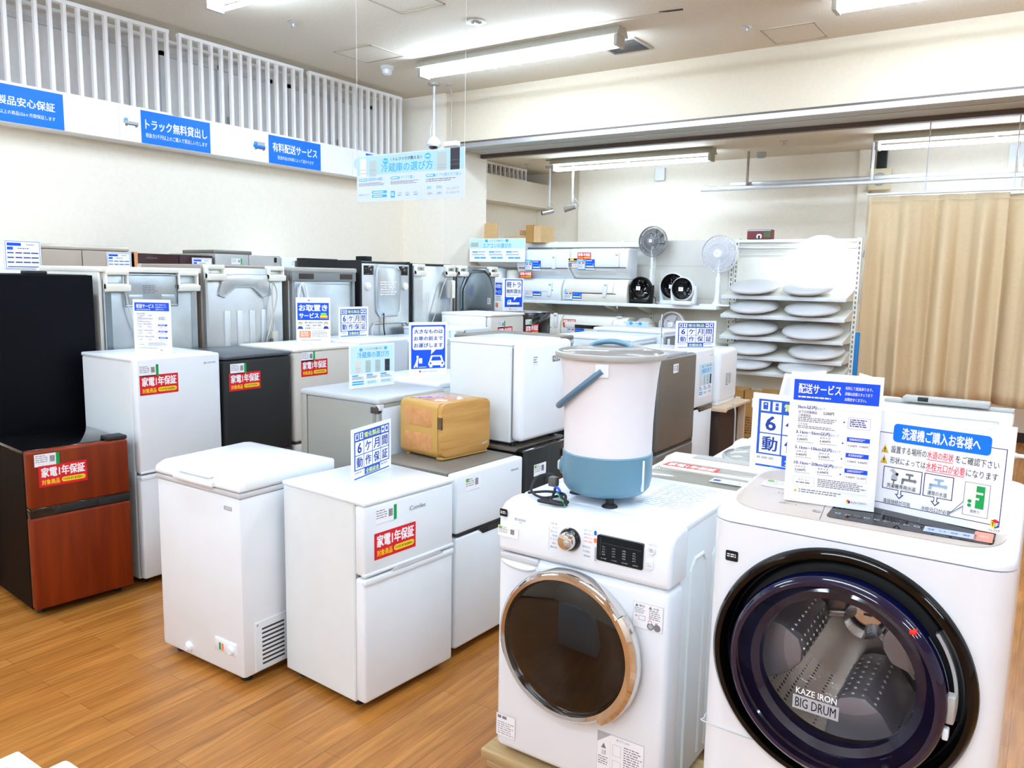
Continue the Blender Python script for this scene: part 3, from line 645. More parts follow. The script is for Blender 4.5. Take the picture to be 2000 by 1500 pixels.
def p_washer(c):
    c.rect(0, 0, 1, 1, 'paper', 0); c.frame(0.02, 0.20, 0.965, 0.93, 0.0016, 'navy', 1); c.rrect(0.13, 0.10, 0.855, 0.285, 'blue_banner', 2, 0.2); c.text('洗濯機ご購入お客様へ', 0.20, 0.135, 0.78, 0.25, 'white_ink', 3, 0.022)
    for v in (0.325, 0.435):
        c.poly([(0.045, v + 0.085), (0.075, v), (0.105, v + 0.085)], 'gold', 2); c.text('!', 0.0715, v + 0.028, 0.0785, v + 0.075, 'black', 3, 0.02)
    c.text('設置する場所の', 0.125, 0.325, 0.40, 0.40, 'black', 2, 0.004); c.text('水道の形状', 0.405, 0.322, 0.60, 0.40, 'red_text', 2, 0.01); c.text('をご確認下さい', 0.615, 0.325, 0.92, 0.40, 'black', 2, 0.004); c.rect(0.405, 0.408, 0.60, 0.414, 'red_text', 2)
    c.text('形状によっては', 0.125, 0.44, 0.40, 0.51, 'black', 2, 0.004); c.text('水栓元口が必要', 0.405, 0.435, 0.69, 0.515, 'red_text', 2, 0.01); c.text('になります', 0.70, 0.44, 0.92, 0.51, 'black', 2, 0.004); c.rect(0.405, 0.522, 0.69, 0.528, 'red_text', 2)
    for u0, u1, s in ((0.08, 0.385, '洗濯機専用水道'), (0.40, 0.62, '通常の水道')):
        c.frame(u0, 0.545, u1, 0.775, 0.0017, 'navy', 2); c.text(s, u0 + 0.035, 0.71, u1 - 0.04, 0.757, 'black', 3, 0.004)
        m = (u0 + u1) / 2 - 0.01
        c.rect(m - 0.014, 0.77, m + 0.014, 0.815, 'navy', 3); c.poly([(m - 0.035, 0.81), (m + 0.035, 0.81), (m, 0.858)], 'navy', 3); c.rect(m - 0.008, 0.766, m + 0.008, 0.816, 'white_ink', 4); c.poly([(m - 0.02, 0.816), (m + 0.02, 0.816), (m, 0.845)], 'white_ink', 4)
    for u, s, m in ((0.24, 0.042, 'grey_text'), (0.455, 0.05, 'tap')):
        c.rect(u - s * 0.2, 0.64, u + 2.2 * s, 0.665, m, 3); c.rect(u + s, 0.60, u + 1.35 * s, 0.65, m, 3); c.rrect(u + 0.4 * s, 0.585, u + 1.9 * s, 0.607, m, 3, 0.5); c.poly([(u - 0.2 * s, 0.64), (u + 0.3 * s, 0.65), (u + 0.1 * s, 0.70), (u - 0.3 * s, 0.70)], m, 3); c.disc(u + 2.2 * s, 0.652, 0.004, m, 4)
    c.poly([(0.13, 0.58), (0.16, 0.56), (0.19, 0.60), (0.17, 0.62)], 'grey_line', 3); c.poly([(0.15, 0.62), (0.19, 0.61), (0.195, 0.67), (0.145, 0.67)], 'grey_line', 3); c.disc(0.19, 0.61, 0.0035, 'black', 4); c.rect(0.15, 0.67, 0.19, 0.68, 'black', 3); c.rect(0.163, 0.68, 0.175, 0.71, 'grey_text', 3)
    c.text('直接接続が可能', 0.10, 0.875, 0.315, 0.92, 'black', 2, 0.003); c.text('水栓元口が必要', 0.40, 0.875, 0.62, 0.92, 'black', 2, 0.003)
    c.frame(0.70, 0.56, 0.88, 0.88, 0.0011, 'grey_text', 2); c.poly([(0.705, 0.76), (0.705, 0.80), (0.615, 0.895)], 'white_ink', 2); c.poly([(0.70, 0.755), (0.705, 0.76), (0.618, 0.893), (0.612, 0.893)], 'grey_text', 3); c.poly([(0.70, 0.80), (0.705, 0.806), (0.618, 0.897), (0.612, 0.893)], 'grey_text', 3)
    c.rect(0.73, 0.585, 0.785, 0.80, 'cream' if 'cream' in M else 'paper', 3); c.rect(0.785, 0.585, 0.845, 0.80, 'green', 3); c.rect(0.785, 0.645, 0.835, 0.665, 'white_ink', 4); c.rect(0.76, 0.70, 0.81, 0.72, 'white_ink', 4); c.disc(0.745, 0.74, 0.004, 'green', 4); c.disc(0.745, 0.78, 0.004, 'green', 4); c.text('別売り', 0.755, 0.82, 0.82, 0.85, 'black', 3)
    # cube mark
    c.poly([(0.905, 0.885), (0.935, 0.865), (0.965, 0.885), (0.935, 0.90)], 'red', 4); c.poly([(0.905, 0.885), (0.935, 0.90), (0.935, 0.955), (0.905, 0.935)], 'yellow', 4); c.poly([(0.935, 0.90), (0.965, 0.885), (0.965, 0.935), (0.935, 0.955)], 'blue_dark', 4)
    c.text('T', 0.912, 0.90, 0.930, 0.935, 'black', 5, 0.03); c.text('F', 0.941, 0.90, 0.958, 0.935, 'white_ink', 5, 0.03); c.rect(0.885, 0.957, 0.985, 0.99, 'paper', 2); c.text('トレファク', 0.90, 0.96, 0.97, 0.988, 'black', 3, 0.02)
def p_aircon(c):
    c.rect(0, 0, 1, 1, 'sky_pale', 0); c.rect(0.0, 0.0, 1, 0.42, 'sky', 1); c.rect(0, 0.42, 1, 1, 'paper', 1)
    c.rrect(0.02, 0.16, 0.16, 0.35, 'fridge_grey', 2, 0.1); c.disc(0.31, 0.09, 0.022, 'cyan', 2, sy=0.8); c.disc(0.68, 0.09, 0.022, 'cyan', 2, sy=0.8); c.text('\\ トレファクが教える! /', 0.36, 0.06, 0.63, 0.12, 'black', 2, 0.01); c.text('エアコンの選び方', 0.25, 0.2, 0.76, 0.40, 'cyan', 2, 0.014)
    for i in range(3):
        u = 0.05 + i * 0.31
        c.rrect(u, 0.54, u + 0.1, 0.60, 'cyan', 2, 0.4); c.micro(u + 0.11, 0.545, u + 0.24, 0.59, 1, 'cyan', 2, 0.8, i); c.micro(u, 0.66, u + 0.27, 0.73, 2, 'grey_text', 2, 0.5, i); c.rrect(u + 0.04, 0.79, u + 0.14, 0.86, 'cyan', 2, 0.2); c.rrect(u + 0.15, 0.79, u + 0.25, 0.86, 'cyan', 2, 0.2)
def p_actag(c):
    c.rect(0, 0, 0.46, 1, 'cyan', 1); c.rect(0.03, 0.28, 0.43, 0.92, 'paper', 2); c.rect(0.05, 0.33, 0.2, 0.45, 'blue_print', 3); c.rect(0.25, 0.33, 0.41, 0.45, 'red', 3); c.micro(0.05, 0.52, 0.41, 0.88, 3, 'grey_text', 3, 0.5, 3); c.micro(0.04, 0.08, 0.4, 0.2, 1, 'white_ink', 2, 0.7, 2)
    c.rect(0.48, 0.05, 1, 0.88, 'blue', 1); c.micro(0.52, 0.14, 0.95, 0.24, 1, 'white_ink', 2, 0.7, 4); c.micro(0.52, 0.38, 0.85, 0.52, 1, 'cyan', 2, 0.7, 6); c.disc(0.92, 0.5, 0.011, 'cyan', 2); c.rect(0.51, 0.64, 0.97, 0.76, 'lime', 2); c.rect(0.48, 0.88, 1, 1, 'paper', 1)

def flat_sign(name, label, cat, loc, rz, w, h, draw, group=None, foot=0.045, tilt=0.0):
    """acrylic L-shaped stand with a printed sheet"""
    t = thing(name, label, cat, loc, rz, group)
    b = MB(); T = Matrix.Rotation(-tilt, 4, 'X')
    b.box(-w / 2 - 0.003, 0.0, 0.0, w / 2 + 0.003, 0.003, h + 0.003, 'paper', mtx=T)
    b.box(-w / 2 - 0.003, 0.0, 0.0, w / 2 + 0.003, foot, 0.002, 'acrylic'); b.build('stand', t, 0, 'clear acrylic stand')
    p = MB(); c = Card(p, -w / 2, 0.0, w, h, -0.0008, mtx=T); draw(c); p.build('printed_sheet', t, 0)
    return t

# hanging board on strings
t = thing('hanging_board', 'pale blue fridge guide board hanging on strings from the ceiling', 'sign', (-3.105, 3.5, 2.122), math.radians(0.4))
b = MB(); b.box(-0.401, 0, 0, 0.401, 0.004, 0.268, 'paper'); b.build('panel', t, 0)
b = MB(); p_board(Card(b, -0.4, 0, 0.8, 0.267, -0.0006)); b.build('printed_sheet', t, 0)
for x in (-0.398, 0.398):
    b = MB(); b.cyl((x, 0.002, 0.262), (x * 1.01, 0.002, CE - 2.122), 0.0011, 'wire_white', n=6); b.build('string', t)

# banners on the ledge under the slats
def banner(label, y0, y1, segs):
    t = thing('wall_banner', label, 'banner', (-6.446, y0, 2.756), PI / 2, 'service banners along the left wall')
    w = y1 - y0
    b = MB(); b.box(0, 0, 0, w, 0.002, 0.266, 'paper'); b.build('sheet', t, 0)
    p = MB(); c = Card(p, 0, 0, w, 0.266, -0.0006)
    segs(c, w); p.build('print', t, 0)
def _b1(c, w):
    u1 = (3.304 - 2.436) / w
    c.rect(0, 0, u1, 1, 'blue_banner', 1); c.text('家電製品安心保証', u1 - 0.415 - 0.05, 0.30, u1 - 0.05, 0.54, 'white_ink', 2, 0.018); c.text('1万円以上の商品は6ヶ月間保証します', u1 - 0.40, 0.68, u1 - 0.05, 0.79, 'white_ink', 2)
def _b2(c, w):
    p_truck(c, 0.025, 0.30, 0.105, 'grey_line', 'grey_line', 1)
    c.rect(0.144, 0, 0.654, 1, 'blue_banner', 1); c.text('トラック無料貸出し', 0.175, 0.25, 0.628, 0.56, 'white_ink', 2, 0.018); c.text('税抜き5千円以上のご購入で貸出しいたします', 0.175, 0.67, 0.628, 0.81, 'white_ink', 2)
def _b3(c, w):
    c.rect(0.02, 0.32, 0.115, 0.58, 'grey_line', 1); p_truck(c, 0.01, 0.33, 0.11, 'blue_banner', 'blue_banner', 2)
    c.rect(0.147, 0, 0.652, 1, 'blue_banner', 1); c.text('有料配送サービス', 0.185, 0.24, 0.615, 0.56, 'white_ink', 2, 0.018); c.text('配送料金は地域によって変わります', 0.23, 0.69, 0.58, 0.82, 'white_ink', 2)
def _b4(c, w):
    c.disc(0.07, 0.5, 0.06, 'sky', 1); c.rect(0.19, 0, 0.9, 1, 'blue_banner', 1)
banner('blue safety guarantee banner, cut by the left edge of the photo', 2.436, 3.742, _b1)
banner('banner with small flatbed truck and blue panel about free truck lending', 3.747, 5.046, _b2)
banner('banner with small blue delivery truck and blue paid delivery panel', 5.05, 6.366, _b3)
banner('banner end partly hidden behind the hanging board', 6.37, 7.40, _b4)
# ------------------------------------------------------------------ refrigerators
def rrpoly(x0, y0, x1, y1, r, n=6):
    p = []
    for cx, cy, a in ((x1 - r, y1 - r, 0), (x0 + r, y1 - r, 90), (x0 + r, y0 + r, 180), (x1 - r, y0 + r, 270)):
        for k in range(n + 1):
            t = math.radians(a + 90 * k / n); p.append((cx + r * math.cos(t), cy + r * math.sin(t)))
    return p
def stick(root, u, z, w, h, draw, name, y=-0.0012, rot=0.0):
    p = MB(); T = Matrix.Translation((u, 0, z)) @ Matrix.Rotation(-rot, 4, 'Y')
    draw(Card(p, 0, 0, w, h, y, mtx=T)); return p.build(name, root, 0)
def fridge(label, loc, rz, w, d, h, body, door, seams=(), top=None, dt=0.055, bev=0.012, handle=None, price=None, warranty=None, badge=None, vseam=None,
           cat='refrigerator', group=None, toph=0.022, over=False, name='refrigerator', foot=0.03, hinge=None):
    t = thing(name, label, cat, loc, rz, group)
    hb = h - (toph if top else 0)
    b = MB(); b.box(0.003, dt + 0.005, foot, w - 0.003, d, hb, body, 0.006, 1); b.build('cabinet', t)
    b = MB(); b.box(0.012, dt - 0.006, foot + 0.02, w - 0.012, dt + 0.008, hb - 0.01, 'grey_frame' if ('white' in door or 'cream' in door or 'beige' in door) else 'gap_dark'); b.build('door_gasket', t, 0)
    if top:
        b = MB(); b.box(-0.002, (-0.004 if over else dt + 0.002), h - toph, w + 0.002, d + 0.002, h, top, 0.008, 2); b.build('top_panel', t)
    dtop = hb if over else h - 0.002
    zs = [foot + 0.012] + list(seams) + [dtop]
    for i in range(len(zs) - 1):
        z0, z1 = zs[i] + (0.006 if i else 0), zs[i + 1] - (0.006 if i < len(zs) - 2 else 0.0)
        if handle == 'band' and i: z0 += 0.016
        if handle == 'band' and i < len(zs) - 2: z1 -= 0.016
        xs = [0, w] if not vseam or i < len(zs) - 2 else [0, vseam * w, w]
        for k in range(len(xs) - 1):
            b = MB(); b.box(xs[k] + (0.003 if k else 0), 0, z0, xs[k + 1] - (0.003 if k < len(xs) - 2 else 0), dt, z1, door, bev, 3); dd = b.build('door', t)
            if handle == 'lip' and i < len(zs) - 2:
                q = MB(); q.box(0, -0.006, z1 - 0.024, w, 0.02, z1 + 0.001, door, 0.006); q.build('door_cap', dd)
            if handle == 'lip' and i:
                q = MB(); q.box(0, -0.004, z0 - 0.001, w, 0.02, z0 + 0.012, door, 0.004); q.build('door_lip', dd)
    if handle == 'lip' and seams:
        q = MB(); q.prism([(w * 0.28, 0.0), (w * 0.34, 0.016), (w * 0.80, 0.016), (w * 0.86, 0.0)], -0.001, 0.012, 'grey_light', 'y', mtx=Matrix.Translation((0, -0.006, seams[0] - 0.004))); q.build('handle_recess', t)
    if handle == 'band':
        q = MB(); q.box(0.0, 0.006, seams[0] - 0.024, w, 0.05, seams[0] + 0.024, 'black_gloss', 0.004); q.box(w * 0.66, 0.002, seams[0] - 0.02, w, 0.05, seams[0] + 0.018, 'charcoal', 0.004); q.build('handle_band', t)
    if handle == 'notch':
        q = MB(); q.prism([(0.02, -0.006), (w, -0.006), (w, 0.012), (0.0, 0.012), (0.0, 0.0)], 0.004, 0.05, 'black_gloss', 'y', mtx=Matrix.Translation((0, -0.002, seams[0])))
        q.prism([(w * 0.32, -0.004), (w * 0.38, -0.03), (w, -0.03), (w, -0.004)], -0.0035, 0.03, 'black_gloss', 'y', mtx=Matrix.Translation((0, 0.002, seams[0]))); q.build('handle_recess', t)
    if handle == 'groove' and seams:
        for s in seams:
            q = MB(); q.box(0.004, 0.008, s - 0.008, w - 0.004, 0.04, s + 0.008, 'gap_dark'); q.build('door_gap', t)
    for x in (0.05, w - 0.05):
        q = MB(); q.cyl((x, 0.09, 0), (x, 0.09, foot), 0.018, 'black_rubber', n=12); q.build('foot', t)
        q = MB(); q.cyl((x, d - 0.06, 0), (x, d - 0.06, foot), 0.018, 'black_rubber', n=12); q.build('foot', t)
    if hinge:
        q = MB(); q.box(w * hinge - 0.05, 0.012, h - 0.002, w * hinge + 0.05, 0.10, h + 0.018, 'charcoal' if body != 'white_side' else 'white_matte', 0.006); q.build('hinge_cover', t)
    if price: stick(t, price[0], price[1], 0.112, 0.06, p_price if len(price) < 3 else (lambda c: p_price(c, True)), 'price_tag')
    if warranty: stick(t, warranty[0], warranty[1], 0.222, 0.105, p_warranty, 'warranty_sticker')
    if badge: stick(t, badge[1], badge[2], badge[3], badge[4], lambda c: (c.rect(-0.1, -0.25, 1.1, 1.25, badge[6], 1) if len(badge) > 6 else None, c.text(badge[0], 0, 0, 1, 1, badge[5], 2, 0.0)), 'badge')
    return t

R90 = PI / 2
# front-left row whose doors face right
fridge('two-door refrigerator with reddish wood-grain doors and black cabinet, at far left', (-3.971, 1.775, 0), math.radians(83.9), 0.475, 0.55, 0.832, 'black_brown', 'cherry', (0.526,), 'black_gloss', handle='band', price=(0.03, 0.755), warranty=(0.045, 0.652), hinge=0.9)
fridge('tall white two-door refrigerator standing next to the wood-grain one', (-3.93, 2.315, 0), R90, 0.505, 0.54, 1.243, 'white_side', 'white_matte', (0.62,), 'white_gloss', handle='lip', price=(0.012, 1.145), warranty=(0.015, 1.045), badge=('IRIS OHYAMA', 0.40, 1.185, 0.075, 0.010, 'grey_text'))
fridge('matte black two-door refrigerator with red guarantee sticker, beside the tall white one', (-3.93, 2.845, 0), R90, 0.49, 0.55, 1.215, 'black_matte', 'charcoal', (0.60,), 'charcoal_top', bev=0.02, over=True, handle='groove', price=(0.042, 1.108), warranty=(0.032, 1.008))
fridge('beige grey refrigerator carrying the reservation service sign', (-3.93, 3.36, 0), R90, 0.54, 0.54, 1.225, 'beige_grey', 'beige_grey', (0.62,), 'cream', bev=0.018, over=True, handle='groove', price=(0.058, 1.14), warranty=(0.055, 1.043))
fridge('plain pale grey refrigerator behind the silver grey one, with a six month card on top', (-3.93, 3.925, 0), R90, 0.51, 0.54, 1.238, 'grey_light', 'white_blue', (0.64,), 'white_gloss', handle='groove')
fridge('pale bluish white refrigerator mostly hidden by the big-item carrying sign', (-3.93, 4.46, 0), R90, 0.5, 0.54, 1.215, 'white_blue', 'white_blue', (0.64,), 'white_gloss', handle='groove', badge=('SHARP', 0.40, 1.16, 0.05, 0.009, 'grey_text'))
fridge('pale blue-white refrigerator with half hidden red sticker, left of the warm beige one', (-3.93, 4.99, 0), R90, 0.46, 0.55, 1.278, 'white_blue', 'white_blue', (0.7,), 'white_gloss', handle='groove', price=(0.02, 1.205), warranty=(0.028, 1.09))
fridge('warm beige refrigerator with rounded white top and red sticker, left of the black one', (-3.93, 5.475, 0), R90, 0.51, 0.54, 1.385, 'cream', 'beige_grey', (0.7,), 'cream', bev=0.02, over=True, handle='groove', price=(0.098, 1.262), warranty=(0.10, 1.166))
fridge('glossy black refrigerator with red sticker, farthest of its row near the air conditioners', (-3.93, 6.0, 0), R90, 0.44, 0.55, 1.385, 'black_gloss', 'black_gloss', (0.7,), 'black_gloss', handle='groove', price=(-0.0 + 0.005, 1.262), warranty=(0.004, 1.17), badge=('TOSHIBA', 0.06, 1.34, 0.06, 0.009, 'grey_text'))

# second row, backs to the front row
def fridge_back(label, loc, w, d, h, side, panel, style, doorm):
    t = thing('refrigerator', label, 'refrigerator', loc, R90)
    b = MB(); b.box(0, 0.02, 0.03, w, d, h, side, 0.008, 1); b.build('cabinet', t)
    b = MB(); b.box(0.004, d + 0.006, 0.05, w / 2 - 0.002, d + 0.06, h, doorm, 0.012); b.build('door', t)
    b = MB(); b.box(w / 2 + 0.002, d + 0.006, 0.05, w - 0.004, d + 0.06, h, doorm, 0.012); b.build('door', t)
    for x in (0.06, w - 0.06):
        q = MB(); q.cyl((x, 0.1, 0), (x, 0.1, 0.03), 0.02, 'black_rubber', n=12); q.build('foot', t)
    p = MB(); p.box(0.012, 0.0, 0.06, w - 0.012, 0.022, h - 0.02, panel, 0.005)
    hm = 'cream'
    def handles(z=h - 0.005, wd=0.14, hh=0.075):
        for x in (0.015, w - 0.015 - wd):
            q = MB(); q.box(x, -0.035, z - 0.03, x + wd, 0.06, z, hm, 0.008)
            q.box(x, -0.03, z - hh - 0.04, x + 0.012, 0.02, z - 0.02, hm, 0.004); q.box(x + wd - 0.012, -0.03, z - hh - 0.04, x + wd, 0.02, z - 0.02, hm, 0.004)
            q.prism([(-0.002, z - hh), (-0.05, z - hh - 0.015), (-0.045, z - hh - 0.05), (-0.002, z - hh - 0.055)], x, x + wd, hm, 'x', 0.004); q.build('carry_handle', t)
    if style == 'box':
        x0, x1, z0, z1 = 0.125, 0.485, h - 0.225, h - 0.025
        p.box(x0, -0.012, z0, x1, 0.004, z1, panel, 0.008); p.tube([(x0 + 0.01, -0.014, z0 + 0.01), (x1 - 0.01, -0.014, z0 + 0.01), (x1 - 0.01, -0.014, z1 - 0.01), (x0 + 0.01, -0.014, z1 - 0.01)], 0.004, panel, 6, smooth=False, closed=True)
        p.box(0.02, -0.004, 0.08, 0.055, 0.004, h - 0.14, 'galv_dark'); p.box(w - 0.055, -0.004, 0.08, w - 0.02, 0.004, h - 0.14, panel)
        for xx in (x0 + 0.03, x1 - 0.12): p.box(xx, -0.016, z0 + 0.02, xx + 0.09, -0.008, z0 + 0.075, panel, 0.004)
        stick(t, 0.245, h - 0.15, 0.1, 0.055, lambda c: c.micro(0, 0, 1, 1, 5, 'grey_text', 2, 0.4), 'rating_label', -0.0135)
        q = MB(); q.tube([(0.12, -0.02, h - 0.06), (0.128, -0.03, h - 0.15), (0.16, -0.03, h - 0.3), (0.2, -0.03, h - 0.42), (0.19, -0.03, h - 0.7)], 0.0045, 'cord_grey'); q.build('power_cord', t)
        q = MB(); q.box(-0.004, -0.03, h - 0.02, w + 0.004, d, h + 0.012, 'cream', 0.006); q.build('top_trim', t); handles()
    if style == 'ribs':
        p.prism([(0.1, h - 0.2), (0.16, h - 0.22), (0.24, h - 0.15), (0.38, h - 0.15), (0.46, h - 0.22), (0.54, h - 0.20), (0.5, h - 0.06), (0.14, h - 0.06)], -0.02, 0.003, panel, 'y', 0.012)
        for i in range(4):
            x = 0.15 + i * 0.1; p.box(x, -0.008, 0.3, x + 0.045, 0.003, h - 0.30, panel, 0.006)
        p.box(0.012, -0.006, 0.06, 0.03, 0.004, h - 0.1, 'galv_light'); handles(h - 0.002, 0.13, 0.05)
        q = MB(); q.tube([(0.54, -0.02, h - 0.1), (0.52, -0.035, h - 0.2), (0.53, -0.035, h - 0.4), (0.53, -0.035, h - 0.62)], 0.005, 'cord_grey'); q.tube([(0.54, -0.02, h - 0.1), (0.56, -0.035, h - 0.22), (0.47, -0.035, h - 0.5), (0.40, -0.035, h - 0.75)], 0.005, 'cord_grey'); q.build('power_cord', t)
        q = MB(); q.box(0.505, -0.06, h - 0.62, 0.55, -0.025, h - 0.45, 'cord_grey', 0.008); q.box(0.49, -0.055, h - 0.55, 0.53, -0.03, h - 0.5, 'plug_dark', 0.006); q.build('power_plug', t)
    if style == 'bar':
        p.box(0.05, -0.006, 0.2, w - 0.05, 0.003, h - 0.12, panel, 0.008)
        q = MB(); q.box(-0.004, -0.03, h - 0.035, w + 0.004, 0.1, h, 'grey_plastic', 0.012); q.box(0.0, -0.02, h - 0.10, w, 0.03, h - 0.03, 'grey_frame', 0.005); q.box(0.06, -0.024, h - 0.085, 0.2, 0, h - 0.045, 'gap_dark', 0.004); q.box(w - 0.17, -0.024, h - 0.085, w - 0.04, 0, h - 0.045, 'gap_dark', 0.004); q.build('top_trim', t)
        q = MB(); q.tube([(0.04, -0.02, h - 0.36), (0.05, -0.03, h - 0.17), (0.10, -0.03, h - 0.12), (0.15, -0.03, h - 0.28)], 0.006, 'cream'); q.box(0.12, -0.05, h - 0.36, 0.20, -0.02, h - 0.31, 'cream', 0.01); q.build('power_cord', t)
        for xx in (0.004, w - 0.03):
            q = MB(); q.box(xx, -0.012, 0.05, xx + 0.026, 0.02, h - 0.04, 'grey_frame', 0.004); q.build('side_trim', t)
    if style == 'oval':
        for xx in (0.03, w - 0.14):
            p.box(xx, -0.006, h - 0.11, xx + 0.11, 0.003, h - 0.035, 'black_gloss', 0.004)
        pts = [(0.18, h - 0.04), (0.40, h - 0.04), (0.44, h - 0.08), (0.44, h - 0.40), (0.40, h - 0.44), (0.2, h - 0.44), (0.17, h - 0.40), (0.16, h - 0.08)]
        p.prism(pts, -0.016, 0.003, 'galv_light', 'y', 0.008); p.tube([(u, -0.016, v) for u, v in pts], 0.008, 'galv_light', 6, smooth=False, closed=True)
        for xx in (0.07, w - 0.07): p.lathe([(0.035, 0.002), (0.03, -0.02), (0.012, -0.03), (0, -0.03)], 'cream', xx, 0, h - 0.2, 'y', 16)
        stick(t, 0.20, h - 0.28, 0.2, 0.12, lambda c: c.micro(0, 0, 1, 1, 6, 'white_ink', 2, 0.5), 'rating_label', -0.0175)
        p.tube([(0.10, -0.02, 0.4), (0.10, -0.02, h - 0.54), (0.13, -0.02, h - 0.5), (0.5, -0.02, h - 0.5), (0.54, -0.02, h - 0.54), (0.54, -0.02, 0.4)], 0.008, 'galv_light', 6, smooth=False)
        q = MB(); q.tube([(0.24, -0.02, h - 0.42), (0.23, -0.03, h - 0.55), (0.27, -0.03, h - 0.7)], 0.005, 'black_rubber'); q.build('power_cord', t)
        q = MB(); q.box(-0.012, 0.0, 0.04, 0.014, d, h + 0.004, 'black_matte', 0.004); q.build('side_panel', t); q = MB(); q.box(w - 0.014, 0.0, 0.04, w + 0.006, d, h + 0.004, 'black_matte', 0.004); q.build('side_panel', t)
        q = MB(); q.box(0.02, d - 0.05, h, 0.40, d + 0.05, h + 0.02, 'black_matte', 0.006); q.build('hinge_cover', t); q = MB(); q.box(w - 0.10, d - 0.30, h, w - 0.02, d - 0.18, h + 0.05, 'black_matte', 0.006); q.build('hinge_cover', t)
    if style == 'plain':
        p.box(0.02, -0.005, 0.06, 0.12, 0.003, h - 0.14, 'galv_light'); p.box(0.18, -0.007, 0.3, 0.21, 0.003, h - 0.25, panel, 0.006); handles(h - 0.005, 0.11, 0.05)
        q = MB(); q.tube([(0.42, -0.03, h - 0.12), (0.36, -0.035, h - 0.2), (0.25, -0.035, h - 0.45), (0.14, -0.035, h - 0.62)], 0.0045, 'cord_grey'); q.tube([(0.44, -0.03, h - 0.30), (0.40, -0.035, h - 0.5), (0.34, -0.035, h - 0.75)], 0.0045, 'galv_dark'); q.tube([(0.47, -0.03, h - 0.30), (0.43, -0.035, h - 0.55), (0.41, -0.035, h - 0.8)], 0.0045, 'galv_dark'); q.build('power_cord', t)
        for xx, m in ((0.43, 'grey_plastic'), (0.49, 'cream')):
            q = MB(); q.box(xx - 0.022, -0.06, h - 0.30, xx + 0.022, -0.03, h - 0.14, m, 0.01); q.build('power_plug', t)
    if style == 'octagon':
        pts = [(0.14, h - 0.09), (0.22, h - 0.035), (0.42, h - 0.035), (0.50, h - 0.09), (0.57, h - 0.22), (0.57, h - 0.46), (0.53, h - 0.5), (0.10, h - 0.5), (0.06, h - 0.46), (0.06, h - 0.22)]
        p.tube([(u, -0.006, v) for u, v in pts], 0.012, panel, 6, smooth=False, closed=True)
        p.prism([((u - 0.315) * 0.9 + 0.315, (v - h + 0.27) * 0.9 + h - 0.27) for u, v in pts], -0.03, 0.003, 'galv_dark', 'y', 0.02); handles(h - 0.002, 0.11, 0.045)
        stick(t, 0.44, h - 0.36, 0.055, 0.06, lambda c: (c.rect(0, 0, 1, 1, 'paper', 1), c.micro(0.1, 0.1, 0.9, 0.9, 3, 'grey_text', 2)), 'rating_label', -0.031)
        q = MB(); q.tube([(0.14, -0.03, h - 0.54), (0.18, -0.035, h - 0.58), (0.2, -0.035, h - 0.68)], 0.006, 'black_rubber'); q.build('power_cord', t)
    p.build('back_panel', t)
    return t
fridge('tall plain black refrigerator behind the wood-grain one, cut by the left photo edge', (-4.55, 1.80, 0), R90, 0.645, 0.68, 1.668, 'black_navy', 'black_navy', (), None, dt=0.03, bev=0.006, hinge=0.55)
fridge_back('refrigerator seen from behind with a raised square cover plate and cream corner handles', (-4.55, 2.49, 0), 0.632, 0.70, 1.705, 'cream', 'galv', 'box', 'cream')
fridge_back('refrigerator seen from behind with faint vertical ribs and a hanging plug, brown side', (-4.55, 3.157, 0), 0.65, 0.70, 1.745, 'taupe', 'galv_light', 'ribs', 'champagne')
fridge_back('refrigerator seen from behind with dark grey top bar and short cream cord', (-4.55, 3.87, 0), 0.63, 0.70, 1.742, 'silver', 'galv', 'bar', 'silver')
fridge_back('black sided refrigerator seen from behind with silver back and rounded cover plate', (-4.55, 4.572, 0), 0.58, 0.72, 1.805, 'black_matte', 'galv_light', 'oval', 'black_gloss')
fridge_back('refrigerator seen from behind with pale smooth back and several loose cords', (-4.55, 5.19, 0), 0.56, 0.70, 1.80, 'black_matte', 'galv_light', 'plain', 'white_gloss')
fridge_back('refrigerator seen from behind with an octagonal dark pressed back plate, last of its row', (-4.55, 5.79, 0), 0.625, 0.68, 1.795, 'taupe', 'galv_dark', 'octagon', 'silver')

# wall row
def spec(root, u, z, w=0.24, h=0.2): stick(root, u, z, w, h, p_spec, 'spec_card', -0.003)
f = fridge('white refrigerator against the left wall with a blue framed data card, at the left edge', (-5.95, 2.12, 0), R90, 0.705, 0.66, 1.862, 'white_side', 'white_gloss', (0.7, 1.0), None, dt=0.06, handle='groove'); spec(f, 0.478, 1.69)
f = fridge('champagne French-door refrigerator against the left wall', (-5.95, 2.84, 0), R90, 0.67, 0.68, 1.838, 'champagne_dark', 'champagne_door', (0.6, 0.95), None, dt=0.06, vseam=0.43, handle='groove', bev=0.004); spec(f, 0.47, 1.68, 0.19, 0.15)
q = MB(); q.box(0.0, 0.02, 1.838, 0.67, 0.6, 1.875, 'champagne', 0.015); q.build('top_trim', f)
f = fridge('dark maroon glass-door refrigerator against the left wall', (-5.95, 3.53, 0), R90, 0.70, 0.68, 1.832, 'brown_gloss', 'brown_gloss', (0.6, 0.95), None, dt=0.06, vseam=0.55, handle='groove', bev=0.004, badge=('HITACHI', 0.1, 1.79, 0.09, 0.012, 'grey_text')); spec(f, 0.50, 1.66, 0.19, 0.15)
q = MB(); q.box(0.0, -0.002, 1.0, 0.03, 0.05, 1.84, 'copper', 0.004); q.build('edge_trim', f)
f = fridge('brushed silver French-door refrigerator against the left wall with a small black emblem', (-5.95, 4.255, 0), R90, 0.69, 0.68, 1.852, 'silver', 'silver', (0.6, 0.95), None, dt=0.06, vseam=0.5, handle='groove', bev=0.004)
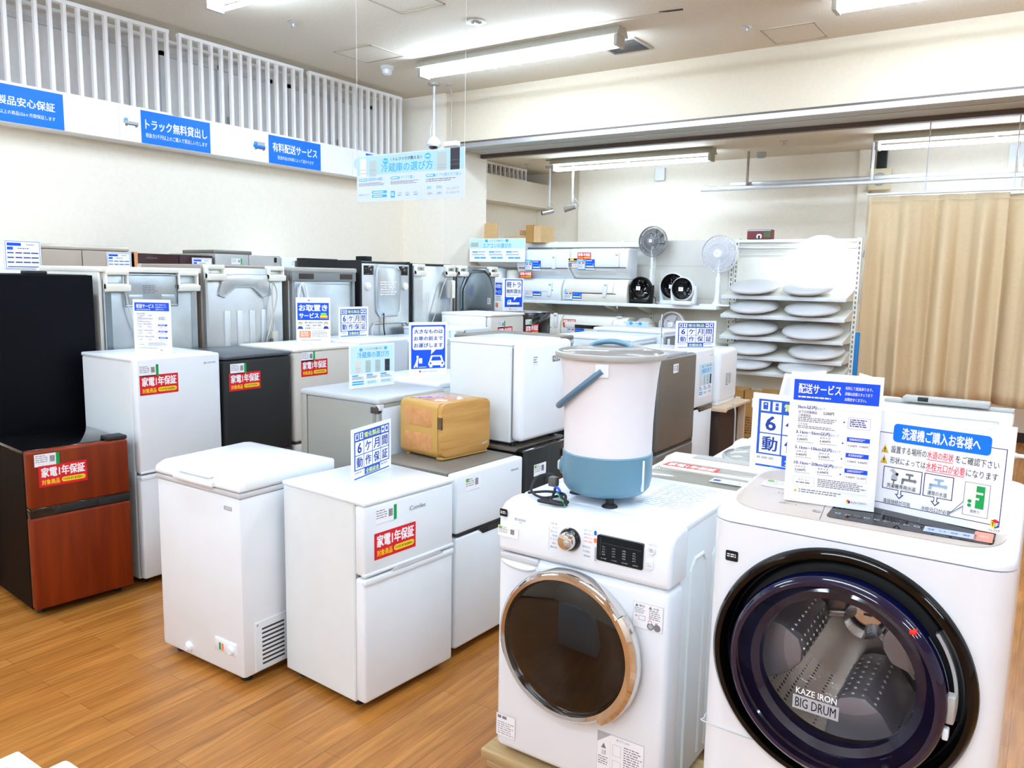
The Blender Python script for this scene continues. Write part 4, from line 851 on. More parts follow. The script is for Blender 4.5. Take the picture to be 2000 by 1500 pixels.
q = MB(); q.box(0.02, 0.05, 1.85, 0.42, 0.5, 1.885, 'silver_dark', 0.01); q.build('top_trim', f); stick(f, 0.62, 1.79, 0.03, 0.045, lambda c: c.rrect(0, 0, 1, 1, 'black', 1, 0.2), 'emblem'); stick(f, 0.16, 1.765, 0.11, 0.05, lambda c: p_price(c), 'price_tag')
fridge('white refrigerator against the left wall beside the brushed silver one', (-5.95, 4.97, 0), R90, 0.62, 0.68, 1.845, 'white_side', 'white_gloss', (0.6, 0.95), None, dt=0.06, handle='groove', badge=('HITACHI', 0.12, 1.80, 0.08, 0.011, 'grey_text'), price=(0.1, 1.75))

# centre rows
t = thing('chest_freezer', 'white chest freezer with sliding control panel low on its front', 'freezer', (-3.195, 1.953, 0))
b = MB(); b.box(0, 0, 0.035, 0.572, 0.50, 0.80, 'white_matte', 0.014, 2); b.build('cabinet', t)
b = MB(); b.box(-0.004, -0.004, 0.80, 0.576, 0.504, 0.822, 'grey_light', 0.006); b.build('lid_gasket', t)
b = MB(); b.prism([(-0.008, 0.824), (0.0, 0.858), (0.04, 0.876), (0.46, 0.884), (0.508, 0.878), (0.508, 0.824)], -0.008, 0.58, 'white_gloss', 'x', 0.012, 3); l = b.build('lid', t)
b = MB(); b.prism([(-0.022, 0.826), (-0.02, 0.845), (0.03, 0.872), (0.06, 0.873), (0.06, 0.83)], 0.15, 0.42, 'white_matte', 'x', 0.006); b.prism([(-0.014, 0.861), (0.03, 0.884), (0.05, 0.884), (0.05, 0.87)], 0.17, 0.40, 'white_gloss', 'x', 0.004); b.build('handle', l)
b = MB(); b.prism([(0.02, 0.832), (0.03, 0.862), (0.30, 0.870), (0.32, 0.836)], 0.576, 0.583, 'white_side', 'x', 0.004); b.build('side_grip', l)
stick(t, 0.472, 0.742, 0.052, 0.017, lambda c: (c.rrect(0, 0, 1, 1, 'grey_line', 1, 0.2), c.text('AQUA', 0.15, 0.25, 0.85, 0.75, 'paper', 2, 0.01)), 'badge')
b = MB(); b.box(0.385, -0.006, 0.118, 0.53, 0.01, 0.176, 'white_gloss', 0.005); cp = b.build('control_panel', t)
b = MB(); b.lathe([(0.02, 0), (0.019, -0.008), (0.014, -0.012), (0, -0.012)], 'white_matte', 0.497, -0.006, 0.145, 'y', 24); b.build('dial', cp)
stick(cp, 0.418, 0.128, 0.036, 0.032, lambda c: (c.rect(0, 0, 0.34, 1, 'green', 1), c.rect(0.5, 0, 0.84, 1, 'orange', 1)), 'indicator', -0.0065)
b = MB(); b.lathe([(0.024, 0.004), (0.022, -0.01), (0.014, -0.013), (0.012, -0.018), (0, -0.018)], 'white_gloss', 0.20, 0, 0.075, 'y', 20); b.build('drain_cap', t)
b = MB(); b.box(0.570, 0.055, 0.045, 0.576, 0.36, 0.26, 'white_matte', 0.003)
for k in range(2):
    for j in range(9): b.box(0.5755, 0.09 + k * 0.14, 0.068 + j * 0.019, 0.5768, 0.205 + k * 0.14, 0.076 + j * 0.019, 'gap_dark')
b.lathe([(0.006, 0), (0.004, 0.002), (0, 0.002)], 'grey_line', 0.576, 0.068, 0.247, 'x', 10); b.build('vent_grille', t, 0)
for x, y in ((0.06, 0.06), (0.51, 0.06), (0.06, 0.44), (0.51, 0.44)):
    q = MB(); q.cyl((x, y, 0), (x, y, 0.04), 0.025, 'black_rubber', n=14); q.build('foot', t)

fridge('white two-door refrigerator in the middle front with red sticker and six month card on top', (-2.077, 2.095, 0), math.radians(86.2), 0.5, 0.50, 0.852, 'white_side', 'white_matte', (0.55,), 'white_gloss', dt=0.055, handle='lip', over=True, price=(0.055, 0.752), warranty=(0.05, 0.612), badge=('Comfee', 0.238, 0.768, 0.09, 0.018, 'grey_text'), toph=0.02)
fridge('white two-door refrigerator with black wedge handle, carrying the wooden bread box', (-2.083, 2.662, 0), math.radians(88), 0.50, 0.50, 0.843, 'white_blue', 'white_matte', (0.565,), 'mat_brown', handle='notch', price=(0.06, 0.757, 1), badge=('Hisense', 0.40, 0.785, 0.06, 0.012, 'grey_text'))
fridge('low black refrigerator under the white one-door refrigerator', (-2.11, 3.24, 0), math.radians(88.5), 0.46, 0.50, 0.852, 'black_gloss', 'black_gloss', (), 'mat_brown', handle=None, price=(0.085, 0.70, 1))
mini = fridge('small white one-door refrigerator stacked on the low black one', (-2.125, 3.235, 0.852), math.radians(88.5), 0.46, 0.47, 0.53, 'white_side', 'white_gloss', (), 'white_gloss', dt=0.07, bev=0.025, foot=0.022, name='mini_refrigerator', badge=('AQUA', 0.27, 0.425, 0.06, 0.02, 'white_ink', 'grey_text'), price=None)
stick(mini, 0.085, 0.415, 0.045, 0.045, lambda c: (c.rect(0, 0, 1, 1, 'paper', 1), c.micro(0.1, 0.1, 0.9, 0.9, 3, 'grey_text', 2)), 'energy_label')
# back-to-back with them, cabinet backs towards the washers
def plain_back(label, x, y, w, d, h, side, back, top, label_card=False, trim=None):
    t = thing('refrigerator', label, 'refrigerator', (x, y, 0), R90)
    b = MB(); b.box(0, 0.0, 0.03, w, d, h - 0.03, side, 0.008); b.build('cabinet', t)
    b = MB(); b.box(-0.004, -0.006, h - 0.032, w + 0.004, d + 0.05, h, top, 0.012, 3); b.build('top_panel', t)
    b = MB(); b.box(0.02, -0.012, 0.1, w - 0.02, 0.002, h - 0.05, back, 0.004); b.build('back_panel', t)
    b = MB(); b.box(0, d + 0.004, 0.05, w, d + 0.055, h - 0.02, side, 0.012); b.build('door', t)
    if trim:
        b = MB(); b.box(-0.003, 0.02, 0.04, 0.004, 0.036, h - 0.04, trim); b.box(-0.005, 0.0, h - 0.075, 0.02, 0.05, h - 0.045, 'gap_dark', 0.003); b.build('edge_trim', t)
    for xx in (0.06, w - 0.06):
        for yy in (0.06, d - 0.06):
            q = MB(); q.cyl((xx, yy, 0), (xx, yy, 0.03), 0.018, 'black_rubber', n=10); q.build('foot', t)
    for xx in (0.0, w - 0.03):
        q = MB(); q.box(xx, -0.008, h - 0.06, xx + 0.03, 0.02, h - 0.03, 'grey_light', 0.004); q.build('corner_clip', t)
    if label_card: stick(t, 0.06, h - 0.12, 0.05, 0.05, lambda c: c.rect(0, 0, 1, 1, 'paper', 1), 'label', -0.014)
    return t
plain_back('silver grey low refrigerator with the pale blue fridge guide card on top', -2.63, 2.755, 0.49, 0.50, 1.113, 'grey_body', 'white_blue', 'grey_top', trim='grey_frame')
plain_back('low white refrigerator whose flat top carries the big-item carrying sign', -2.68, 3.265, 0.56, 0.48, 1.132, 'white_side', 'white_side', 'white_gloss')
plain_back('refrigerator with dark brownish top just behind the stacked white one-door fridge', -2.64, 4.10, 0.52, 0.55, 1.325, 'taupe', 'galv_dark', 'mat_brown')
plain_back('pale blue sided refrigerator with grey back, seen just above the bucket lid', -2.64, 5.50, 0.47, 0.60, 1.255, 'white_blue', 'galv', 'white_gloss', True)
plain_back('pale blue sided refrigerator with grey back, farther one beside the ring fan', -2.64, 6.10, 0.43, 0.60, 1.285, 'white_blue', 'galv_dark', 'white_gloss', True)

# right part of the centre row, behind the bucket
fridge('dark grey low refrigerator just visible at the right side of the bucket', (-2.085, 4.16, 0), R90, 0.535, 0.52, 1.06, 'black_matte', 'silver_dark', (0.5,), 'charcoal_top', handle='groove')
f = fridge('brushed grey steel two-door refrigerator right of the bucket', (-2.05, 4.71, 0), R90, 0.635, 0.60, 1.20, 'grey_frame', 'silver_dark', (0.575,), 'silver', dt=0.07, bev=0.02, handle='groove')
stick(f, 0.215, 1.088, 0.085, 0.06, lambda c: (c.rect(0, 0, 1, 1, 'paper', 1), c.micro(0.1, 0.2, 0.6, 0.8, 3, 'grey_text', 2), c.rect(0.7, 0.15, 0.85, 0.85, 'grey_text', 2)), 'price_tag')
f = fridge('white two-door refrigerator with black handle slot and a fridge guide leaflet on its door', (-2.09, 5.37, 0), R90, 0.43, 0.50, 1.20, 'white_side', 'white_matte', (0.775,), 'white_gloss', handle='notch')
stick(f, 0.13, 0.85, 0.28, 0.25, lambda c: p_choose(c, '冷蔵庫の選び方'), 'leaflet'); stick(f, 0.34, 1.145, 0.06, 0.01, lambda c: c.text('IRIS OHYAMA', 0, 0, 1, 1, 'grey_text', 1), 'badge')

# wooden bread box on the white fridge
t = thing('bread_box', 'wooden grain box with rounded edges and tan frame on the white fridge', 'storage box', (-2.285, 2.808, 0.843), math.radians(82.7))
b = MB(); b.prism(rrpoly(0.0, 0.016, 0.325, 0.272, 0.035), 0.0, 0.028, 'ash', 'y', 0.004); b.box(0.01, 0.004, 0.004, 0.315, 0.05, 0.018, 'tan_frame', 0.006); dd = b.build('door', t)
b = MB(); b.box(0.0, -0.001, 0.15, 0.006, 0.03, 0.21, 'gap_dark', 0.002); b.build('finger_grip', dd)
stick(dd, 0.265, 0.045, 0.045, 0.02, lambda c: (c.poly([(0, 0.8), (0.5, 0.1), (0.4, 0.9)], 'grey_line', 1), c.poly([(0.4, 0.7), (1, 0), (0.8, 0.8)], 'grey_line', 1)), 'emblem', -0.001)
b = MB(); b.prism(rrpoly(0.0, 0.006, 0.325, 0.272, 0.035), 0.03, 0.29, 'tan_frame', 'y', 0.003); b.build('frame', t)
for xx in (-0.0015, 0.3225):
    for z0, z1 in ((0.035, 0.118), (0.152, 0.238)):
        b = MB(); b.prism(rrpoly(0.066, z0, 0.258, z1, 0.014), xx, xx + 0.004, 'ash_pink', 'x', 0.001); b.build('side_panel', t)
b = MB(); b.box(0.035, 0.058, 0.268, 0.29, 0.262, 0.2735, 'bread_top', 0.003); b.build('top_panel', t)
b = MB(); b.prism([(0.0, 0.0), (0.03, 0.0), (0.015, 0.012)], 0.0, 0.02, 'white_gloss', 'y', mtx=Matrix.Translation((0.16, 0.05, 0.272))); b.build('price_card', t)
for x in (0.03, 0.295):
    for y in (0.05, 0.26):
        q = MB(); q.cyl((x, y, 0), (x, y, 0.008), 0.012, 'tan_frame', n=10); q.build('foot', t)

# dish dryer on its little stand
t = thing('side_table', 'small dark stand with curved pale wood top holding the white dish dryer', 'table', (-2.03, 5.83, 0), R90)
b = MB(); b.prism([(-0.02, 0.742), (0.0, 0.75), (0.56, 0.75), (0.56, 0.728), (0.02, 0.728), (-0.02, 0.715)], -0.05, 0.42, 'pale_wood', 'y', 0.004); b.build('table_top', t)
b = MB(); b.box(0.04, 0.03, 0.02, 0.50, 0.38, 0.728, 'dark_brown'); b.build('cabinet', t, 0)
b = MB(); b.box(0.50, -0.02, 0, 0.53, 0.38, 0.728, 'pale_wood'); b.build('side_panel', t, 0); b = MB(); b.box(0.01, 0.01, 0, 0.04, 0.38, 0.728, 'dark_brown'); b.build('side_panel', t, 0)
t = thing('dish_dryer', 'tall white rounded dish dryer on the small pale wood stand', 'dish dryer', (-2.06, 5.84, 0.75), R90)
b = MB(); b.box(0, 0.0, 0.012, 0.43, 0.34, 0.432, 'white_gloss', 0.045, 5); b.build('body', t)
b = MB(); b.box(0.02, 0.01, 0.0, 0.41, 0.33, 0.04, 'white_matte', 0.01); b.box(-0.0005, 0.06, 0.012, 0.03, 0.28, 0.07, 'grey_plastic', 0.006); b.build('base', t)
stick(t, 0.15, 0.13, 0.13, 0.11, lambda c: (c.micro(0, 0, 0.4, 0.9, 6, 'grey_text', 2, 0.5, 3), c.micro(0.5, 0, 0.9, 0.8, 6, 'grey_text', 2, 0.5, 5)), 'print', -0.0008)
b = MB(); b.tube([(-1.975, 5.94, 0.77), (-1.955, 5.94, 0.72), (-1.95, 5.94, 0.55), (-1.945, 5.93, 0.42)], 0.006, 'cord_grey'); b.tube([(-1.945, 5.93, 0.42), (-1.945, 5.90, 0.37), (-1.945, 5.94, 0.33), (-1.945, 5.96, 0.39), (-1.945, 5.93, 0.42)], 0.007, 'cord_grey'); tag(b.build('power_cord'), 'grey cord hanging in a bundle in front of the dark stand of the dish dryer', 'cord')
b = MB(); b.box(-1.99, 5.87, 0.0, -1.90, 5.99, 0.30, 'grey_light', 0.01); tag(b.build('wall_socket_box'), 'pale grey box on the floor below the bundled grey cord', 'box')
# ------------------------------------------------------------------ front washers
def dolly(label, loc, w, d):
    t = thing('dolly', label, 'dolly', loc)
    for i, y in enumerate((0.0, d * 0.45, d - 0.11)):
        b = MB(); b.box(0, y, 0.085, w, y + 0.11, 0.12, 'dolly_wood', 0.006); b.build('plank', t)
    for x in (0.02, w - 0.11):
        b = MB(); b.box(x, 0.005, 0.06, x + 0.09, d - 0.005, 0.085, 'dolly_wood', 0.004); b.build('runner', t)
    for x in (0.065, w - 0.065):
        for y in (0.07, d - 0.07):
            b = MB(); b.cyl((x - 0.012, y, 0.026), (x + 0.012, y, 0.026), 0.026, 'black_rubber', n=16); b.box(x - 0.02, y - 0.02, 0.03, x + 0.02, y + 0.02, 0.06, 'alu', 0.003); b.build('wheel', t)
    return t
dolly('wooden dolly under the white drum washer with the chrome ringed door', (-1.475, 2.03, 0), 0.68, 0.60)
dolly('wooden dolly under the large drum washer at right', (-0.68, 1.88, 0), 0.69, 0.62)

t = thing('drum_washer', 'white front-loading washer with chrome ringed dark door, bucket on top', 'washing machine', (-1.43, 2.05, 0.12))
w = 0.597
b = MB(); b.box(0.007, 0.10, 0.02, w - 0.007, 0.60, 0.85, 'white_side', 0.012)
for y0, y1, z1 in ((0.17, 0.30, 0.74), (0.36, 0.55, 0.74)):
    b.tube([(w - 0.008, y0, 0.06), (w - 0.008, y0, z1 - 0.03), (w - 0.008, y0 + 0.03, z1), (w - 0.008, y1 - 0.03, z1), (w - 0.008, y1, z1 - 0.03), (w - 0.008, y1, 0.06)], 0.007, 'white_side', 8, smooth=False)
b.build('cabinet', t)
b = MB(); b.box(0, 0, 0.02, w, 0.115, 0.695, 'white_gloss', 0.022, 4); b.build('front_panel', t)
b = MB(); b.prism([(0.0, 0.699), (-0.002, 0.72), (0.0, 0.81), (0.008, 0.838), (0.03, 0.857), (0.07, 0.865), (0.13, 0.866), (0.13, 0.699)], 0, w, 'white_gloss', 'x', 0.016, 4)
c = Card(b, 0, 0.699, w, 0.166, -0.003)
c.rrect(0.012, 0.14, 0.062, 0.29, 'black', 1, 0.2); c.micro(0.018, 0.19, 0.056, 0.25, 2, 'white_ink', 2, 0.5); c.text('IRIS OHYAMA', 0.11, 0.265, 0.18, 0.315, 'grey_text', 1, 0.01); c.micro(0.138, 0.34, 0.16, 0.36, 1, 'grey_text', 1)
for i in range(7): c.text(('標準', 'おいそぎ', '念入り', '毛布', 'ドライ', '部屋干し', '槽洗浄')[i], 0.335 + 0.01 * (i % 2), 0.20 + i * 0.075, 0.375, 0.235 + i * 0.075, 'grey_text', 1, 0.0)
for i in range(2): c.text(('温水洗い', '温水念入り')[i], 0.53, 0.19 + i * 0.07, 0.585, 0.225 + i * 0.07, 'blue_print', 1); c.text(('皮脂汚れ', '除菌')[i], 0.53, 0.33 + i * 0.07, 0.58, 0.36 + i * 0.07, 'orange', 1)
for i in range(3): c.text(('脱水のみ', 'すすぎ脱水', '一般洗濯')[i], 0.525, 0.50 + i * 0.085, 0.57, 0.535 + i * 0.085, 'grey_text', 1)
c.rrect(0.588, 0.18, 0.603, 0.27, 'blue_print', 1, 0.5); c.rrect(0.588, 0.32, 0.603, 0.41, 'orange', 1, 0.5); c.rect(0.325, 0.15, 0.3265, 0.75, 'grey_line', 1); c.rrect(0.594, 0.48, 0.604, 0.75, 'grey_line', 1, 0.5)
c.text('電源 切/入', 0.885, 0.20, 0.935, 0.235, 'grey_text', 1)
b.build('control_panel', t)
b = MB(); b.box(0.008, 0.13, 0.835, w - 0.008, 0.60, 0.866, 'white_gloss', 0.01, 3); b.tube([(0.04, 0.2, 0.866), (0.04, 0.52, 0.866)], 0.003, 'white_side', 6); b.tube([(w - 0.06, 0.2, 0.866), (w - 0.06, 0.52, 0.866)], 0.003, 'white_side', 6)
b.build('top_plate', t)
b = MB(); c = Card(b, 0.36, 0, 0.2, 0.3, 0, mtx=Matrix(((1, 0, 0, 0), (0, 0, 1, 0.24), (0, -1, 0, 0.8663), (0, 0, 0, 1)))); c.micro(0, 0, 1, 1, 14, 'grey_line', 1, 0.25, 5); b.build('instruction_print', t, 0)
b = MB(); b.tube([(0.02, 0.004, 0.672), (0.05, -0.003, 0.664), (0.11, -0.003, 0.660), (0.145, 0.004, 0.668)], 0.008, 'white_gloss', 10); b.box(0.01, -0.003, 0.675, 0.155, 0.02, 0.697, 'grey_light', 0.004); b.build('detergent_drawer', t)
dx, dz = 0.277, 0.458
b = MB(); b.lathe([(0.2381, 0.0), (0.2381, -0.028), (0.2344, -0.042), (0.2249, -0.05), (0.2136, -0.048), (0.2088, -0.036), (0.2088, -0.02)], 'chrome', dx, 0, dz, 'y', 72); dr = b.build('door', t, 40)
b = MB(); b.lathe([(0.2476, -0.012), (0.2533, -0.03), (0.2476, -0.048), (0.2344, -0.056), (0.2155, -0.052)], 'chrome', dx, 0, dz, 'y', 24, a0=math.radians(-55), a1=math.radians(38)); b.build('handle', dr, 40)
b = MB(); b.lathe([(0.2098, -0.036), (0.1890, -0.044), (0.1417, -0.054), (0.0756, -0.061), (0, -0.064)], 'glass_brown', dx, 0, dz, 'y', 64); b.build('door_glass', dr, 60)
b = MB(); b.lathe([(0.2079, -0.030), (0.1795, -0.028), (0.1559, -0.012), (0.1134, -0.006), (0, -0.004)], 'inner_dark', dx, 0, dz, 'y', 48); b.build('inner_bowl', dr, 60)
b = MB(); b.lathe([(0.036, 0.003), (0.036, -0.006), (0.031, -0.012), (0.027, -0.012)], 'black_gloss', 0.269, -0.002, 0.79, 'y', 40); kn = b.build('program_dial', t, 40)
b = MB(); b.lathe([(0.0275, -0.01), (0.0265, -0.03), (0.023, -0.036), (0.012, -0.039), (0, -0.04)], 'chrome', 0.269, -0.002, 0.79, 'y', 40); b.build('knob', kn, 40)
b = MB(); b.prism(rrpoly(0.363, 0.748, 0.513, 0.826, 0.006), -0.006, 0.004, 'ring_black', 'y')
c = Card(b, 0.363, 0.748, 0.15, 0.078, -0.0062)
for i, col in enumerate((('洗い', 'すすぎ', '脱水', '乾燥'), ('5分', '10分', '15分', '20分'), ('1回', '2回', '3回', '4回'), ('水', '30℃', '40℃', '60℃'))):
    for j, s in enumerate(col): c.text(s, 0.12 + i * 0.22, 0.40 + j * 0.10, 0.19 + i * 0.22, 0.455 + j * 0.10, 'grey_line', 1)
for i, s in enumerate(('洗い時間', 'すすぎ回数', '脱水時間', '温度設定')): c.text(s, 0.10 + i * 0.23, 0.86, 0.22 + i * 0.23, 0.91, 'grey_line', 1)
c.rect(0.08, 0.1, 0.083, 0.8, 'grey_text', 1); c.rect(0.1, 0.28, 0.95, 0.285, 'grey_text', 1); b.build('display', t, 0)
b = MB(); b.lathe([(0.012, 0), (0.012, -0.004), (0.0095, -0.005), (0.0095, -0.003), (0, -0.003)], 'white_gloss', 0.537, -0.002, 0.812, 'y', 24); c = Card(b, 0.537 - 0.006, 0.806, 0.012, 0.012, -0.0062); c.frame(0.2, 0.25, 0.8, 0.85, 0.0008, 'grey_text', 1); c.rect(0.46, 0.12, 0.54, 0.5, 'grey_text', 2); b.build('power_button', t)
b = MB(); b.prism(rrpoly(0.522, 0.752, 0.544, 0.788, 0.009), -0.006, 0, 'white_gloss', 'y', 0.002); c = Card(b, 0.522, 0.752, 0.022, 0.036, -0.0062); c.text('スタート', 0.15, 0.35, 0.85, 0.48, 'grey_text', 1); c.text('一時停止', 0.15, 0.55, 0.85, 0.68, 'grey_text', 1); b.build('start_button', t)
stick(t, 0.002, 0.752, 0.078, 0.034, lambda c: p_price(c, True), 'price_tag', -0.0035, math.radians(0))
def warn(c):
    c.rect(0, 0, 1, 1, 'grey_line', 1); c.rect(0.01, 0.01, 0.99, 0.99, 'paper', 2)
    for u, s in ((0.12, '警告'), (0.58, '注意')):
        c.poly([(u - 0.06, 0.18), (u, 0.06), (u + 0.06, 0.18)], 'grey_text', 3); c.text(s, u + 0.08, 0.08, u + 0.28, 0.17, 'grey_text', 3, 0.01)
    c.micro(0.05, 0.22, 0.42, 0.45, 4, 'grey_text', 3, 0.4, 2); c.micro(0.54, 0.22, 0.95, 0.6, 5, 'grey_text', 3, 0.4, 3); c.text('×', 0.08, 0.5, 0.16, 0.58, 'red_text', 3); c.frame(0.2, 0.5, 0.42, 0.68, 0.001, 'grey_text', 3)
    c.disc(0.58, 0.68, 0.006, 'red_text', 3); c.disc(0.58, 0.68, 0.0045, 'paper', 4); c.text('×', 0.75, 0.64, 0.84, 0.72, 'red_text', 3); c.disc(0.6, 0.84, 0.011, 'grey_text', 3); c.disc(0.82, 0.84, 0.011, 'grey_text', 3); c.disc(0.6, 0.84, 0.007, 'grey_line', 4)
stick(t, 0.487, 0.572, 0.094, 0.078, warn, 'warning_label', -0.0012)
def care(c):
    c.rect(0, 0, 1, 1, 'grey_line', 1); c.poly([(0.005, 0.995), (0.005, 0.25), (0.3, 0.01), (0.995, 0.01), (0.995, 0.995)], 'paper', 2); c.poly([(0.09, 0.36), (0.145, 0.24), (0.2, 0.36)], 'grey_text', 3); c.text('注意', 0.1, 0.4, 0.2, 0.5, 'grey_text', 3, 0.01); c.micro(0.03, 0.55, 0.28, 0.75, 4, 'grey_text', 3, 0.4); c.rect(0.29, 0.15, 0.293, 0.95, 'grey_line', 3)
    c.text('糸くずフィルター', 0.42, 0.05, 0.72, 0.11, 'grey_text', 3, 0.008); c.micro(0.58, 0.18, 0.97, 0.95, 14, 'grey_text', 3, 0.4, 6); c.frame(0.34, 0.2, 0.52, 0.45, 0.001, 'grey_line', 3); c.frame(0.34, 0.55, 0.52, 0.85, 0.001, 'grey_line', 3)
stick(t, 0.385, 0.065, 0.155, 0.145, care, 'care_label', -0.0012)
stick(t, 0.006, 0.062, 0.076, 0.078, lambda c: (c.rect(0, 0, 1, 1, 'grey_line', 1), c.rect(0.01, 0.01, 0.99, 0.99, 'paper', 2), c.micro(0.08, 0.08, 0.6, 0.24, 1, 'grey_text', 3, 0.8), c.micro(0.08, 0.35, 0.95, 0.95, 6, 'grey_line', 3, 0.5)), 'spec_label', -0.0012)
b = MB(); b.box(0.37, -0.004, 0.0 + 0.022, 0.56, 0.01, 0.055, 'white_gloss', 0.006); b.box(0.45, -0.008, 0.03, 0.49, 0.0, 0.044, 'grey_light', 0.003); b.build('filter_flap', t)
for x, y in ((0.06, 0.07), (w - 0.06, 0.07), (0.06, 0.54), (w - 0.06, 0.54)):
    q = MB(); q.cyl((x, y, 0), (x, y, 0.022), 0.022, 'black_rubber', n=14); q.build('foot', t)

# large drum washer
W = 0.64
t = thing('drum_washer', 'large white drum washer with black ringed blue glass door at right front', 'washing machine', (-0.655, 1.85, 0.12))
pf = rrpoly(0, 0, W, 0.66, 0.055)
b = MB(); b.prism(pf, 0.02, 1.0, 'white_gloss', 'z'); body = b.build('cabinet', t, 40)
cx, cz = 0.312, 0.70
cut = MB(); cut.cyl((cx, -0.1, cz), (cx, 0.42, cz), 0.266, 'drum_steel', n=64); co = cut.build('cutter', None, 0)
co.location = t.location
md = body.modifiers.new('hole', 'BOOLEAN'); md.operation = 'DIFFERENCE'; md.object = co; md.solver = 'EXACT'
bpy.context.view_layer.update()
dg = bpy.context.evaluated_depsgraph_get()
nm = bpy.data.meshes.new_from_object(body.evaluated_get(dg)); body.modifiers.clear(); body.data = nm; nm.name = 'cabinet'
nm.polygons.foreach_set('use_smooth', [True] * len(nm.polygons)); nm.set_sharp_from_angle(angle=math.radians(35))
bpy.data.objects.remove(co)
b = MB(); b.tube([(0.0005, 0.08, 0.47), (0.004, 0.02, 0.47), (0.03, -0.0005, 0.47), (0.3, -0.0005, 0.465), (0.61, -0.0005, 0.47), (W - 0.004, 0.02, 0.47)], 0.0016, 'grey_light', 6); b.build('panel_seam', t)
# top cover: rim, sloping top
b = MB(); bm2 = bmesh.new(); rings = []
for ins, z in ((0.0, 1.003), (0.0, 1.012), (0.003, 1.022), (0.010, 1.030), (0.022, 1.034)):
    rings.append([bm2.verts.new((x, y, z + 0.03 * min(1, max(0, (y - 0.02) / 0.4)))) for x, y in rrpoly(ins, ins, W - ins, 0.66 - ins, 0.055 - ins * 0.4)])
for A, B in zip(rings, rings[1:]):
    for i in range(len(A)): bm2.faces.new((A[i], A[(i + 1) % len(A)], B[(i + 1) % len(B)], B[i]))
bm2.faces.new(rings[-1]); bm2.faces.new(rings[0][::-1]); b.add(bm2, 'white_gloss'); b.build('top_cover', t, 50)
def ztop(y): return 1.034 + 0.03 * min(1, max(0, (y - 0.02) / 0.4))
tilt = math.atan(0.03 / 0.4)
TP = Matrix.Translation((0, 0.02, 1.0345)) @ Matrix.Rotation(tilt, 4, 'X')
b = MB(); b.prism(rrpoly(0.028, 0.006, W - 0.028, 0.36, 0.09, 8), 0.0, 0.0025, 'champagne_panel', 'z', mtx=TP); pan = b.build('control_panel', t)
FL = TP @ Matrix(((1, 0, 0, 0), (0, 0, 1, 0), (0, -1, 0, 0), (0, 0, 0, 1)))   # card on the panel: v runs back to front
FL = TP @ Matrix(((1, 0, 0, 0), (0, 0, 1, 0), (0, -1, 0, 0.0027), (0, 0, 0, 1)))
b = MB(); b.prism(rrpoly(0.255, 0.035, 0.592, 0.175, 0.014), 0.0026, 0.0036, 'ring_black', 'z', mtx=TP)
c = Card(b, 0.255, 0.035, 0.337, 0.14, -0.0011, mtx=FL)
c.rect(0.60, 0.66, 0.90, 0.90, 'lilac_btn', 1); c.rrect(0.885, 0.05, 0.99, 0.46, 'orange_btn', 1, 0.1); c.rrect(0.885, 0.50, 0.99, 0.93, 'orange_btn', 1, 0.1)
for i, s in enumerate(('洗濯', '洗・乾', '乾燥', '清潔')): c.text(s, 0.62 + i * 0.068, 0.74, 0.66 + i * 0.068, 0.82, 'blue_dark', 2)
for i, s in enumerate(('電源', '温水', 'ナイト', '槽洗浄', '予約', '洗い', 'すすぎ', '脱水', '乾燥')): c.text(s, 0.04 + i * 0.062, 0.72, 0.08 + i * 0.062, 0.80, 'grey_line', 1); c.text('切 入'[i % 3], 0.05 + i * 0.062, 0.84, 0.07 + i * 0.062, 0.88, 'grey_text', 1)
c.rect(0.32, 0.1, 0.323, 0.55, 'grey_text', 1); c.rect(0.55, 0.1, 0.553, 0.55, 'grey_text', 1); c.text('入', 0.93, 0.22, 0.95, 0.3, 'white_ink', 2); c.text('スタート', 0.915, 0.66, 0.965, 0.74, 'white_ink', 2)
b.build('display', pan, 0)
bq = MB(TP); bq.quad((0.247, 0.008, 0.0028), (0.2495, 0.008, 0.0028), (0.2105, 0.355, 0.0028), (0.208, 0.355, 0.0028), 'grey_text'); bq.mtx = Matrix.Identity(4)
c = Card(bq, 0.06, 0.03, 0.18, 0.2, -0.0003, mtx=FL); c.text('洗剤ケース', 0.42, 0.73, 0.66, 0.78, 'black', 1); c.rrect(0.88, 0.80, 0.99, 0.88, 'grey_text', 1, 0.5); c.rrect(0.887, 0.806, 0.983, 0.874, 'champagne_panel', 2, 0.5); c.text('押す', 0.90, 0.82, 0.97, 0.86, 'black', 3); c.text('12/6kg', 0.30, 0.38, 0.62, 0.45, 'grey_text', 1)
bq.build('detergent_lid', pan, 0)
stick_b = MB(); c = Card(stick_b, 0.045, 0.19, 0.095, 0.055, -0.0006, mtx=FL @ Matrix.Rotation(0.06, 4, 'Y')); p_price(c, True); stick_b.build('price_tag', t, 0)
stick(t, 0.043, 0.905, 0.031, 0.026, lambda c: (c.rrect(0, 0, 1, 1, 'black', 1, 0.15), c.micro(0.12, 0.3, 0.9, 0.7, 2, 'white_ink', 2, 0.5)), 'energy_label')
b = MB(); b.lathe([(0.287, 0.004), (0.285, -0.012), (0.277, -0.021), (0.266, -0.02), (0.254, -0.004), (0.246, 0.015), (0.242, 0.035)], 'ring_black', cx, 0, cz, 'y', 96); b.build('door_surround', t, 40)
b = MB(); b.lathe([(0.244, 0.03), (0.215, 0.024), (0.195, 0.034), (0.19, 0.06)], 'black_rubber', cx, 0, cz, 'y', 64); b.build('door_seal', t, 40)
b = MB(); b.lathe([(0.247, 0.016), (0.247, -0.002), (0.240, -0.002), (0.240, 0.02)], 'grey_light', cx, 0, cz, 'y', 20, a0=math.radians(-10), a1=math.radians(36)); b.build('hinge_gap', t, 40)
